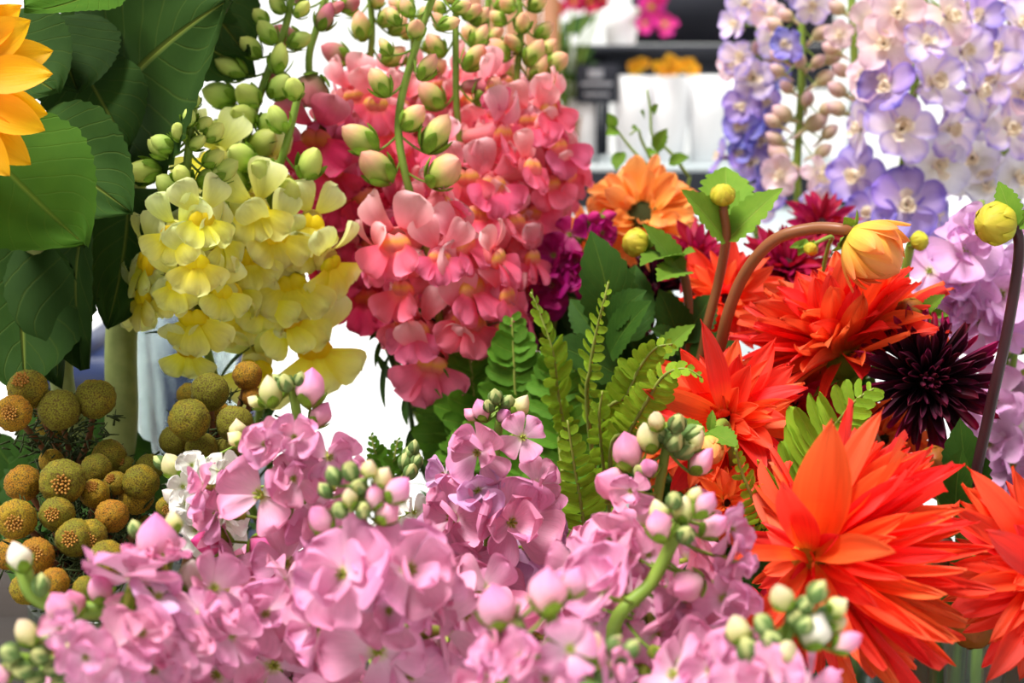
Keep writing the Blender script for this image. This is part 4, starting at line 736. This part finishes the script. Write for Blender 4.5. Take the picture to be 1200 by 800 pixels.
# foliage sprays between the dahlias
def spray(label, vkey, stem, leaves, stemm='stem_dk', name='foliage_spray'):
    ve = vend(vkey); root = thing(name, label, 'foliage', ve[-1])
    link('stem', MB().add(tube([P(*p) for p in stem] + ve, .0016, .0026, 7, 6)).mesh('stem', M[stemm]), root, Matrix())
    for (key, bx, by, bd, tx, ty, td, nr) in leaves: leaf(root, key, P(bx, by, bd), P(tx, ty, td), V(*nr), U(.95, 1.15))
    return root
spray('broad dark green dahlia leaves in front of the magenta stock', 'dahC', [(718, 380, .87), (722, 450, .88), (740, 540, .9)],
      [('dahlia', 722, 395, .87, 692, 270, .86, (.1, .1, .95)), ('dahlia', 715, 380, .86, 758, 340, .84, (0, .5, .85)), ('dahlia', 705, 400, .87, 668, 350, .88, (-.3, .3, .9)), ('dahlia', 715, 415, .86, 764, 352, .83, (-.2, .6, .8)), ('dahlia', 725, 440, .87, 640, 400, .86, (0, .5, .8)), ('dahlia', 730, 400, .88, 745, 310, .9, (.2, .1, .9))])
spray('dark green dahlia leaves around the foot of the russet stems', 'dahC', [(800, 390, .9), (802, 450, .9), (820, 560, .92)],
      [('dahlia', 800, 405, .88, 772, 338, .87, (0, .2, .95)), ('dahlia', 800, 400, .88, 835, 345, .9, (.1, .3, .9)), ('dahlia', 795, 410, .87, 762, 385, .85, (-.1, .5, .8)), ('dahlialt', 770, 420, .84, 815, 380, .83, (0, .6, .8)), ('dahlia', 810, 420, .88, 868, 395, .88, (0, .4, .9)), ('dahlia', 790, 430, .9, 750, 410, .88, (0, .4, .9))])
spray('dark green dahlia leaves in the shade under the coral fan', 'dahR', [(985, 440, .9), (990, 500, .9), (1020, 600, .9)],
      [('dahlia', 985, 460, .9, 960, 410, .87, (0, .2, .95)), ('dahlia', 985, 460, .89, 1015, 415, .87, (.1, .2, .95)), ('dahlia', 995, 490, .9, 1025, 440, .89, (0, .2, .95)), ('dahlia', 900, 560, .88, 880, 500, .88, (0, .2, .95)), ('dahlia', 990, 520, .9, 960, 560, .85, (0, .4, .9)), ('dahlia', 900, 600, .82, 850, 560, .82, (0, .4, .9)), ('dahlia', 900, 640, .8, 860, 680, .76, (0, .4, .9)), ('dahlia', 880, 640, .8, 905, 560, .8, (0, .4, .9)), ('dahlia', 890, 700, .8, 850, 640, .78, (0, .2, .95)), ('dahlia', 900, 720, .8, 930, 640, .8, (0, .2, .95))])
# vine with curling tips
ve = vend('pink'); vr = thing('vine_sprig', 'thin green vine sprig with curling tips above the orange dahlia', 'foliage', ve[-1])
vb = MB()
for pts in ([(808, 208, 1.1), (785, 178, 1.1), (765, 160, 1.1), (762, 128, 1.1), (758, 105, 1.1)], [(760, 196, 1.1), (738, 172, 1.1), (718, 145, 1.1)], [(765, 190, 1.1), (752, 165, 1.1), (748, 152, 1.1), (738, 158, 1.1)], [(770, 195, 1.1), (772, 172, 1.1), (783, 160, 1.1)]):
    vb.add(tube([P(*p) for p in pts], .0014, .0007, 6, 5))
vb.add(tube([P(808, 208, 1.1), P(790, 300, 1.12), P(770, 360, 1.14)] + ve, .0015, .0018, 6, 6)); vb.add(tube([P(760, 196, 1.1), P(775, 240, 1.11), P(782, 320, 1.13)], .0014, .0015, 6, 6)); vb.add(tube([P(770, 195, 1.1), P(772, 215, 1.1), P(776, 245, 1.11)], .0014, .0015, 6, 4))
link('stem', vb.mesh('stem', M['stem']), vr, Matrix())
for (a, b) in (((720, 150), (712, 132)), ((724, 152), (710, 158)), ((768, 176), (782, 150)), ((765, 175), (760, 182)), ((784, 190), (808, 184)), ((755, 137), (750, 130)), ((728, 178), (722, 200)), ((765, 132), (772, 122)), ((748, 152), (740, 150))):
    leaf(vr, 'dahlialt', P(*a, 1.1), P(*b, 1.09), V(U(-.4, .4), .3, .9), 1.3)

# ------------------------------------------------------------------ ferns
FL = {k: variants(4, M[k], 'leaflet', lambda i: petal(1, U(.22, .28), 'oblong', U(-.6, .4), .2, .02, 1.5, ser=.06, nser=6, nx=4, ny=9, side=.12)) for k in ('fern', 'fern_shade')}
def frond(label, pts, wpx, n, nrm, vkey='fern', mt='fern', ang=.35, group='fern fronds', tip=.18, curl=None, vf=.35, lw=1.0):
    """pts from the tip down to the base; wpx: longest leaflet"""
    ve = vend(vkey); root = thing('fern_frond', label, 'fern', ve[-1], group); ax = Axis(pts); tot = ax.L[-1]; nv = V(*nrm)
    link('rachis', MB().add(tube([P(*p) for p in pts] + ve, .0006, .0016, 6, 7)).mesh('rachis', M['rachis']), root, Matrix())
    for i in range(n):
        q = (i + .3) / n; a, tn = ax.at(q * tot); tn = -tn; lat = tn.cross(nv).normalized(); nn = lat.cross(tn).normalized()
        k = min(1.0, tip + (1 - tip) * (q / .45) ** .8) * (1 - .25 * max(0, q - .75) / .25)
        for sgn in (1, -1):
            l = px(wpx, pts[0][2]) * k * U(.88, 1.08); d = lat * sgn * math.cos(ang) + tn * math.sin(ang) + nn * U(-.15, vf)
            m = FL[mt][random.randrange(4)]; mw = yframe(a + tn * (.0012 * sgn), d, nn + lat * U(-.2, .2), 1, U(-.35, .35)) @ S(l * lw * (1.0 if k > .6 else 1.5) * -sgn, l, l)
            link('leaflet', m, root, mw)
    return root
frond('bright fern frond standing upright before the shaded fern mass', [(665, 492, .75), (672, 540, .755), (682, 600, .765), (690, 680, .79)], 34, 17, (-.1, .25, .95))
frond('narrow yellowish fern frond with a curled tip by the dark leaves', [(713, 330, .79), (708, 352, .79), (700, 385, .8), (692, 430, .81), (690, 500, .83)], 22, 16, (-.75, .1, .6))
frond('fern frond with rounded lobes behind the bright upright frond', [(706, 458, .77), (702, 490, .775), (706, 540, .79), (712, 620, .82)], 28, 14, (.3, .2, .9))
frond('arching fern frond whose tip reaches over the coral dahlia', [(822, 442, .74), (802, 432, .74), (778, 440, .745), (758, 470, .755), (738, 505, .77), (715, 545, .79)], 30, 18, (.25, .55, .7))
frond('fern frond with a pale curled tip beneath the dahlia leaves', [(788, 403, .78), (768, 408, .78), (750, 430, .785), (735, 462, .79), (705, 520, .81)], 32, 17, (.3, .3, .9))
frond('fern frond fanned out in front of the deep red dahlia', [(1024, 455, .73), (1002, 470, .73), (970, 510, .74), (940, 560, .75), (910, 620, .77)], 64, 17, (-.35, .45, .85), ang=.5, lw=.62)
frond('small toothed fern frond by the deep orange dahlia', [(862, 525, .68), (868, 550, .685), (882, 585, .69), (900, 640, .71)], 22, 14, (.3, .2, .9))
frond('fern frond tip beside the pink stock buds under the snapdragons', [(622, 342, .84), (634, 372, .84), (648, 415, .84), (655, 470, .85), (670, 540, .86)], 30, 18, (.8, .1, .6))
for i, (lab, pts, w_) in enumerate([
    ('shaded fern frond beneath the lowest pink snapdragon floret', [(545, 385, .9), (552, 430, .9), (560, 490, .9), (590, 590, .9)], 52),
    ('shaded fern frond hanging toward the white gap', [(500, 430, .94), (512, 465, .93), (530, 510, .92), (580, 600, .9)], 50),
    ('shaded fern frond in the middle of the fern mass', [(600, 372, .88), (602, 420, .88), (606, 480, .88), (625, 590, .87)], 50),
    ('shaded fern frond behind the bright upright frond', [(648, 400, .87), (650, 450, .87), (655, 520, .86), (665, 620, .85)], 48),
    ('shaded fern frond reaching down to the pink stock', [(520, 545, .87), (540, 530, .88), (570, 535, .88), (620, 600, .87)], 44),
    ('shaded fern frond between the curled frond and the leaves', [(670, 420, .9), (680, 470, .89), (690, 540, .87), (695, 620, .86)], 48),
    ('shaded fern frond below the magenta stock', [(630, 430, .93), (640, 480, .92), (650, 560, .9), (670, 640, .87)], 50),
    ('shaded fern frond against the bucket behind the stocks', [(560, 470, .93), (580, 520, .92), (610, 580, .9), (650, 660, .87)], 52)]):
    frond(lab, pts, w_, 19, (U(-.5, .5), U(.0, .5), .9), mt='fern_shade', group='shaded fern fronds')
frond('little fern sprig in the white gap above the pink stock', [(435, 510, .86), (440, 530, .86), (455, 570, .87)], 18, 9, (0, .1, .95), vkey='stM', mt='fern_shade', ang=.6)
frond('little fern sprig beside the white gap and shaded stock', [(466, 515, .86), (462, 540, .86), (462, 580, .87)], 18, 9, (0, .1, .95), vkey='stM', mt='fern_shade', ang=.6)
spray('dark leafy snapdragon shoot at the edge of the white gap', 'pink', [(448, 372, .96), (458, 420, .97), (478, 470, .98), (500, 560, 1.0)],
      [('lance', 450, 395, .96, 440, 432, .95, (-.4, 0, .9)), ('lance', 456, 415, .96, 452, 480, .95, (-.8, 0, .6)), ('lance', 468, 450, .97, 440, 412, .96, (-.3, 0, .9)), ('lance', 475, 465, .97, 478, 500, .95, (-.3, 0, .9)), ('lance', 452, 400, .96, 470, 430, .95, (0, .3, .9)), ('lance', 478, 470, .97, 505, 430, .96, (0, .3, .9)), ('lance', 482, 480, .97, 520, 480, .96, (0, .5, .9)), ('lance', 447, 390, .97, 432, 400, .95, (0, .5, .9)), ('lance', 470, 450, .97, 500, 400, .97, (0, .3, .9)), ('lance', 485, 500, .98, 478, 540, .96, (-.3, .3, .9))])
spray('dark leafy snapdragon shoots under the pink florets', 'pink', [(520, 380, .97), (525, 450, .98), (535, 560, 1.0)],
      [('lance', 520, 395 + 14 * (i % 6), .97, 520 + (38 if i % 2 else -38) + U(-10, 10), 380 + 14 * (i % 6) + U(-20, 25), .95, (U(-.4, .4), .3, .9)) for i in range(14)])

# ------------------------------------------------------------------ button flowers
def ballmesh(i):
    bm = bmesh.new(); bmesh.ops.create_icosphere(bm, subdivisions=4, radius=1)
    for v in bm.verts:
        n = v.co.normalized(); c = noise.voronoi(n * 7.0 + Vector((i * 9, 0, 0)))[0][0]; v.co = n * (1.02 - .12 * c + .05 * noise.noise(n * 1.6 + Vector((i * 5, 3, 1))))
        if n.z > .8: v.co.z -= (n.z - .8) * (.9 if i == 2 else .35)
    me = bpy.data.meshes.new('flower_head'); bm.to_mesh(me); bm.free(); me.polygons.foreach_set('use_smooth', [True] * len(me.polygons)); me.materials.append(M['ball']); return me
BALL = [ballmesh(i) for i in range(3)]
eb = MB(); random.seed(5)
for i in range(26):
    a = i * 2.4; rr = .34 * math.sqrt(i / 26); eb.add(egg(.26, .07, 5, 4), T(math.cos(a) * rr, math.sin(a) * rr, .78) @ RX(-math.sin(a) * rr * 1.4) @ RY(math.cos(a) * rr * 1.4))
BEYE = eb.mesh('eye', M['ball_eye'])
def buttons(label, vkey, hub, balls, needles=140):
    ve = vend(vkey); root = thing('button_flower_branch', label, 'flower', ve[-1], 'button flower branches'); h = P(*hub)
    sb = MB().add(tube([h, h.lerp(ve[0], .5) + Vector((0, .005, .01))] + ve, .004, .005, 7, 5)); nb = MB()
    for (x, y, r, d, eye, fc) in balls:
        c = P(x, y, d); s = px(r * 1.06, d); z = V(*fc); o = link('flower_head', BALL[2 if eye and R() < .5 else random.randrange(2)], root, frame(c, z, None, U(0, 6), s))
        if eye: link('eye', BEYE, o, local=Matrix())
        sb.add(tube([h, h.lerp(c, .5) + Vector((0, .008, -.006)), c], .0022, .0016, 6, 4))
        for i in range(int(needles / len(balls))):
            p = h.lerp(c, U(.1, 1.0)) + Vector((U(-.012, .012), U(0, .02), U(-.02, .004))); dr = Vector((U(-1, 1), U(-1, 1), U(-.3, 1))).normalized(); nb.add(tube([p, p + dr * U(.005, .011)], .0007, .0002, 4, 1))
    link('stem', sb.mesh('stem', M['ball_stem']), root, Matrix()); link('needles', nb.mesh('needles', M['needle']), root, Matrix())['kind'] = 'stuff'
F0, F1, F2 = (0, .1, 1), (.2, -.1, 1), (-.3, .5, .8)
buttons('button flower branch with the large heads beside the sunflower stalk', 'btn', (80, 560, .80), [(33, 456, 23, .74, 1, (-.1, .5, .8)), (16, 484, 21, .72, 1, (.1, .1, 1)), (69, 480, 24, .74, 0, F0), (112, 467, 23, .75, 0, F0), (45, 470, 18, .78, 0, F0), (60, 500, 18, .8, 0, F0)], 420)
buttons('button flower branch with many crowded heads behind the low stock', 'btn', (85, 660, .78), [(60, 540, 14, .76, 0, F0), (27, 566, 21, .72, 0, F0), (73, 564, 26, .71, 1, (.25, -.05, 1)), (113, 550, 18, .74, 0, F0), (128, 535, 20, .76, 0, F0), (111, 578, 17, .72, 1, (0, .6, .8)), (136, 566, 14, .73, 1, F2), (165, 565, 21, .73, 0, F1), (160, 582, 20, .735, 0, F1), (19, 608, 23, .69, 1, F1), (67, 602, 20, .7, 1, (0, .1, 1)), (131, 604, 19, .71, 0, F0), (88, 630, 22, .69, 1, (0, .1, 1)), (105, 628, 20, .695, 1, F1), (126, 655, 22, .67, 0, F0), (42, 651, 21, .68, 1, (.2, .3, .9)), (64, 682, 17, .67, 0, F0), (100, 690, 15, .67, 0, F0), (196, 594, 13, .72, 1, F1), (175, 548, 16, .76, 0, F0), (147, 546, 12, .76, 1, F2), (30, 690, 18, .7, 0, F0), (10, 650, 18, .72, 0, F0), (170, 620, 16, .74, 0, F0)], 1500)
buttons('button flower branch tucked under the hanging yellow snapdragon', 'btn', (245, 560, .80), [(246, 459, 22, .77, 0, F0), (222, 492, 24, .74, 0, F0), (275, 496, 21, .75, 0, F0), (220, 462, 13, .79, 0, F0), (204, 516, 17, .76, 0, F0), (236, 526, 19, .76, 0, F0), (266, 526, 16, .77, 0, F0), (255, 485, 15, .79, 0, F0), (290, 440, 17, .8, 0, F0), (296, 465, 12, .8, 1, F1), (215, 480, 12, .78, 0, F0)], 600)

# ------------------------------------------------------------------ sunflowers
RAY = variants(5, M['sun_ray'], 'ray', lambda i: petal(1, U(.24, .3), 'narrow', U(-.3, .25), .25, .02, 1.3, nx=6, ny=9))
def bigleaf(key, mat, bends, W=.42, shape='broad'): LEAVES[key] = [MB().add(petal(1, W, shape, b, .05, .025, 2.2, ser=.022, nser=17, nx=12, ny=34, norm=True, wob=.028, fold=f)).mesh('leaf', mat) for b, f in bends]
bigleaf('sun_a', M['leaf_sun'], [(.4, .1), (-.5, .15)]); bigleaf('sun_b', M['leaf_sunlt'], [(.5, .15)]); bigleaf('sun_fold', M['leaf_sun'], [(-.9, .55)], .34); bigleaf('sun_dk', M['leaf_sun'], [(.5, .3)], .36)
def sunflower(label, hub, face, r, stem, leaves, stemr=.007):
    ve = vend('sunf'); root = thing('sunflower', label, 'flower', ve[-1], None)
    c = P(*hub); r = px(r, hub[2]); z = V(*face); Fm = frame(c, z).to_3x3(); X, Y, Z = Fm.col[0], Fm.col[1], Fm.col[2]
    link('disc', MB().add(lathe([(.5, -.12), (.52, .0), (.46, .1), (.25, .14), (.003, .12)], 28)).mesh('disc', M['sun_disc']), root, frame(c, z, None, 0, r))
    link('receptacle', MB().add(lathe([(.05, -.35), (.16, -.33), (.4, -.2), (.55, -.05), (.5, .0)], 20)).mesh('receptacle', M['bract']), root, frame(c, z, None, 0, r))
    for k, (n, th, L) in enumerate(((14, 80, .64), (14, 90, .62))):
        for i in range(n):
            f = 2 * PI * (i + .5 * k) / n + U(-.06, .06); t = math.radians(th + U(-8, 8)); rad = X * math.cos(f) + Y * math.sin(f)
            link('ray', random.choice(RAY), root, yframe(c + rad * r * .46 - Z * .02 * r * k, Z * math.cos(t) + rad * math.sin(t), Z * math.sin(t) - rad * math.cos(t), r * L * U(.9, 1.08), U(-.3, .3)))
    sb = MB().add(tube([c - Z * r * .3] + [P(*p) for p in stem] + ve, stemr, stemr * 1.15, 12, 7, ribs=.06))
    for (key, bx, by, bd, tx, ty, td, nr, ws, pet) in leaves:
        link('leaf', random.choice(LEAVES[key]), root, yframe(P(bx, by, bd), P(tx, ty, td) - P(bx, by, bd), V(*nr), 1) @ (lambda l: S(l * ws, l, l))((P(tx, ty, td) - P(bx, by, bd)).length))
        if pet: sb.add(tube([P(*p) for p in pet] + [P(bx, by, bd)], .003, .002, 7, 4))
    link('stem', sb.mesh('stem', M['stem_sun']), root, Matrix()); return root
sunflower('yellow sunflower bloom with broad overlapping leaves', (-92, 95, .68), (.12, .05, 1), 140, [(-70, 140, .72), (20, 250, .8), (70, 360, .84), (80, 480, .88)],
          [('sun_b', -40, 150, .72, 101, 288, .70, (.15, .35, .9), 1.0, [(20, 250, .8)]), ('sun_dk', 20, 250, .82, 30, 462, .77, (.3, .2, .9), 1.0, None), ('sun_dk', 40, 280, .83, 66, 452, .8, (-.4, .1, .9), .8, None), ('sun_a', 20, 160, .78, 155, 250, .76, (.1, .3, .95), 1.0, [(-20, 170, .76)]), ('sun_a', 60, 20, .82, 92, 110, .8, (.2, .3, .9), 1.4, None), ('sun_a', -30, 40, .8, 70, 110, .78, (.2, .3, .9), 1.3, None), ('sun_a', 20, 300, .86, -20, 420, .84, (.2, .3, .9), 1.0, None)], .0062)
sunflower('tall sunflower stalk with a large veined leaf beside the yellow snapdragons', (150, -230, .84), (.3, .2, .9), 140, [(165, -120, .87), (160, 60, .88), (152, 240, .88), (142, 400, .88), (140, 520, .88)],
          [('sun_a', 122, 130, .86, 268, 0, .77, (-.1, .1, .95), 1.15, [(150, 150, .88)]), ('sun_a', 90, 70, .84, 150, 175, .8, (.1, .3, .9), .9, None), ('sun_fold', 128, 200, .85, 105, 432, .80, (-.5, .2, .85), .9, [(150, 190, .88)]), ('sun_fold', 150, 220, .86, 125, 385, .82, (.5, .1, .85), .9, None), ('sun_b', 135, -20, .8, 28, 12, .75, (.1, .6, .8), .8, None), ('sun_a', 150, 10, .9, 300, 90, .9, (.1, .2, .95), .8, None), ('sun_b', 204, 235, .85, 168, 310, .86, (.1, 0, .95), .9, [(152, 290, .88), (175, 255, .86)]), ('sun_a', 200, -60, .9, 292, 68, .89, (.3, .1, .95), .9, None), ('sun_a', 60, 40, .88, 140, 60, .9, (.1, .2, .95), 1.2, None)], .0085)

# ------------------------------------------------------------------ far side of the stall
dk = flat('dark_paint', (54, 56, 66), (40, 42, 50), 6); lt = flat('pale_board', (214, 224, 226), (196, 208, 212), 6); brown = flat('brown_board', (168, 116, 82), (140, 92, 62), 5)
white = flat('white_wrap', (248, 248, 248), (240, 242, 246), 8)
def pbox(x0, x1, y0, y1, d, dep, m, nm):
    a, b = P(x0, y0, d), P(x1, y1, d); return MB().add(box(a.x, b.x, a.y, a.y + dep, b.z, a.z)).mesh(nm, m)
rack = thing('shelf_rack', 'dark shelving rack far behind the flowers', 'rack', (0.5, 3.3, 0))
D_ = 3.3; yb = P(760, 60, D_).y
def rb(nm, x0, x1, y0, y1, m, dep, off=0.0):
    a, b = P(x0, y0, D_), P(x1, y1, D_); link(nm, MB().add(box(a.x, b.x, yb + off, yb + off + dep, b.z, a.z)).mesh(nm, m), rack, Matrix())
rb('back_panel', 752, 1010, -60, 52, dk, .02, .3); rb('shelf', 640, 1010, 53, 62, dk, .14, .2); rb('back_panel', 725, 1010, 62, 110, dk, .02, .3); rb('back_panel', 668, 725, 62, 196, dk, .02, .3)
rb('shelf', 640, 1010, 196, 203, lt, .32); rb('back_panel', 640, 1010, 204, 250, dk, .02, .02)
for x in (644, 1000): rb('post', x, x + 8, -60, 203, lt, .03)
a_, b_2 = P(640, 250, D_), P(1010, 250, D_)
link('base_panel', MB().add(box(a_.x, b_2.x, yb + .02, yb + .34, 0, a_.z)).mesh('base_panel', lt), rack, Matrix())
def pail(label, x, y0, y1, w_, d, m, name='wrapped_bucket', grp=None, cat='bucket', top=1.15):
    a, b = P(x, y0, d), P(x, y1, d); h = a.z - b.z; r = px(w_ / 2, d)
    o = link(name, MB().add(lathe([(.001, 0), (r * .85, 0), (r * top * .9, h * .55), (r * top, h), (r * top * .94, h), (r * .8, h * .3), (.001, .02)], 20)).mesh(name, m), None, T(b.x, yb + .07, b.z)); return tag(o, label, cat, grp)
for x, lb in ((745, 'white paper wrapped bucket next to the chalk sign'), (790, 'white paper wrapped bucket in the middle under the yellow blooms'), (835, 'white paper wrapped bucket by the blue violet delphinium'), (880, 'white paper wrapped bucket hidden behind the delphiniums')):
    pail(lb, x, 90, 195, 44, D_, white, grp='white wrapped buckets on the far shelf')
pail('white jug on the upper far shelf beside the pink lilies', 730, 8, 52, 40, D_, white, 'white_jug', None, 'jug')
pail('slim white bottle on the far rack beside the coral snapdragon', 671, 40, 195, 10, D_, white, 'white_bottle', None, 'bottle', .8)
pail('white vase on the far rack behind the coral snapdragon', 690, 118, 195, 30, D_, white, 'white_vase', None, 'vase')
# chalk sign
sg = thing('chalk_sign', 'small dark chalk sign with pale scribbled lines on the far rack', 'sign', P(702, 196, D_))
def sb_(nm, x0, x1, y0, y1, m, o_, dep):
    a, b = P(x0, y0, D_), P(x1, y1, D_); link(nm, MB().add(box(a.x, b.x, yb + .03 + o_, yb + .03 + o_ + dep, b.z, a.z)).mesh(nm, m), sg, Matrix())
sb_('board', 676, 726, 76, 122, dk, 0, .012); sb_('stake', 700, 704, 122, 196, dk, .002, .006)
chalk = flat('chalk', (190, 190, 196), (150, 150, 158), 300)
for (x0, x1, y0, y1) in ((690, 708, 82, 92), (682, 720, 97, 101), (686, 716, 110, 113)): sb_('chalk_line', x0, x1, y0, y1, chalk, -.002, .003)
# yellow bunches and hanging pink lilies, far away
def farflower(label, x, y, d, r, mt, name, grp, n=9, W=.36, foot=None):
    c = P(x, y, d); r = px(r, d); root = thing(name, label, 'flower', c, grp); z = V(U(-.5, .5), U(-.2, .5), 1); Fm = frame(c, z).to_3x3()
    for i in range(n):
        f = 2 * PI * i / n + U(-.2, .2); t = U(.9, 1.5); rad = Fm.col[0] * math.cos(f) + Fm.col[1] * math.sin(f)
        link('petal', random.choice(FARP[mt]), root, yframe(c, Fm.col[2] * math.cos(t) + rad * math.sin(t), Fm.col[2] * math.sin(t) - rad * math.cos(t), r * U(.85, 1.1)))
    link('eye', MB().add(egg(.3, .2, 8, 5)).mesh('eye', M['dah_eye_y']), root, frame(c, z, None, 0, r))
    if foot: f_ = Vector(foot); link('stem', MB().add(tube([c, c.lerp(f_, .5) + Vector((0, .01, .02)), f_], .003, .0035, 6, 5)).mesh('stem', M['stem']), root, Matrix())
    return root
M['far_yel'] = petal_mat('far_yellow', [(0, (236, 170, 30)), (1, (246, 196, 50))], .4); M['far_mag'] = petal_mat('far_magenta', [(0, (240, 150, 190)), (.5, (226, 50, 140)), (1, (214, 50, 160))], .4); M['far_red'] = petal_mat('far_crimson', [(0, (190, 40, 80)), (1, (196, 30, 84))], .4)
FARP = {k: variants(4, M[k], 'petal', lambda i: petal(1, .36, 'oval', U(-.6, .3), .3, .04, 1.5, nx=4, ny=6)) for k in ('far_yel', 'far_mag', 'far_red')}
for (x, y) in ((742, 80), (752, 76), (772, 80), (784, 72), (782, 84), (798, 78), (806, 76), (812, 84), (790, 82)): farflower('small yellow bloom in a white bucket on the far shelf', x, y, D_ + .07, 10, 'far_yel', 'yellow_bloom', 'yellow blooms in the far buckets', foot=(P(745 if x < 765 else 790 if x < 805 else 820, 190, D_).x, yb + .07, P(745, 160, D_).z))
for (x, y, r) in ((762, 8, 20), (778, 30, 18), (755, 28, 14), (772, -8, 18)): farflower('magenta pink lily hanging over the upper far shelf', x, y, D_ - .02, r, 'far_mag', 'pink_lily', 'magenta lilies over the far shelf', 6, foot=(P(730, 40, D_).x, yb + .07, P(730, 45, D_).z))
for (x, y, r) in ((672, 4, 16), (690, 2, 16), (705, -2, 14), (655, 10, 12)): farflower('crimson bloom above the leafy plant on the far rack', x, y, D_ - .05, r, 'far_red', 'crimson_bloom', 'crimson blooms on the far rack', 7, foot=(P(662, 170, D_).x, yb + .09, P(662, 170, D_).z))
# leafy plant in a pot on the rack
pb = Vector((P(662, 196, D_).x, yb + .09, P(662, 196, D_).z))
pr = thing('potted_plant', 'leafy green plant in a brown pot on the far rack by the brown board', 'plant', pb)
link('pot', MB().add(lathe([(.001, 0), (.045, 0), (.06, .1), (.064, .11), (.055, .11), (.04, .02), (.001, .02)], 20)).mesh('pot', brown), pr, T(*pb))
link('stem', MB().add(tube([pb + Vector((0, 0, .02)), pb + Vector((.005, 0, .2)), pb + Vector((0, 0, .33))], .008, .005, 8)).mesh('stem', M['stem_dk']), pr, Matrix())
for i in range(18):
    b0 = pb + Vector((U(-.02, .02), U(-.02, .02), U(.12, .33))); an = i * 2.4; leaf(pr, 'dahlia', b0, b0 + Vector((math.cos(an) * .08, math.sin(an) * .06, U(0, .07))), Vector((0, -.6, .8)), 1.2)
# brown board
a, b = P(545, -70, 3.0), P(657, 135, 3.0)
bd = thing('brown_board', 'tall brown wooden board behind the pink snapdragons', 'board', (0, a.y, 0))
for i in range(5):
    w0 = (b.x - a.x) / 5; link('plank', MB().add(box(a.x + w0 * i + .002, a.x + w0 * (i + 1) - .002, a.y, a.y + .03, 0.0, a.z)).mesh('plank', brown), bd, Matrix())
# crate and vase at the back left
nav = flat('navy_plastic', (44, 56, 92), (34, 44, 76), 10, .4)
cr = thing('navy_bin', 'navy blue plastic bin standing on the pavement behind the sunflower stalk', 'bin', (P(180, 640, 1.85).x, P(180, 640, 1.85).y, 0))
a, b = P(50, 436, 1.85), P(285, 560, 1.85)
link('body', MB().add(box(a.x + .02, b.x - .02, a.y + .02, a.y + .3, .0, a.z)).mesh('body', nav), cr, Matrix())
for (x0, x1, y0, y1) in ((a.x, b.x, a.y, a.y + .03), (a.x, b.x, a.y + .29, a.y + .32), (a.x, a.x + .03, a.y + .03, a.y + .29), (b.x - .03, b.x, a.y + .03, a.y + .29)): link('rim', MB().add(box(x0, x1, y0, y1, a.z - .03, a.z + .012)).mesh('rim', nav), cr, Matrix())
mkv('spare', 205, 1.42, 0.05, 0.42, True, 'empty tall clear glass vase behind the sunflower stalk and yellow snapdragons')
# dark leafy spray behind the button flowers
LEAVES['dusk'] = LEAVES['dahlia']
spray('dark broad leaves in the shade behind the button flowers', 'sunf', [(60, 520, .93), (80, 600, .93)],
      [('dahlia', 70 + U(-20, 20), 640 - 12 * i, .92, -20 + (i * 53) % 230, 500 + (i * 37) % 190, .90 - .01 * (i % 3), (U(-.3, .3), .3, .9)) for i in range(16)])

spray('dark green leaves added to darken the gap between fern bucket and dahlia vase', 'dahC', [(760, 470, .99), (800, 560, .99)],  # filler leaves, added to cover the bright background so this gap reads dark
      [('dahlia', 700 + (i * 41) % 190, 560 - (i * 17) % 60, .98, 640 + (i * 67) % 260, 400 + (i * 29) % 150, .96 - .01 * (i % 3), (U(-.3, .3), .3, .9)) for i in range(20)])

spray('dark green leaves added to darken the gap behind the magenta stock and broad leaves', 'dahC', [(720, 400, 1.03), (780, 500, 1.02)],  # more added filler, hides white background where the gap should be dark
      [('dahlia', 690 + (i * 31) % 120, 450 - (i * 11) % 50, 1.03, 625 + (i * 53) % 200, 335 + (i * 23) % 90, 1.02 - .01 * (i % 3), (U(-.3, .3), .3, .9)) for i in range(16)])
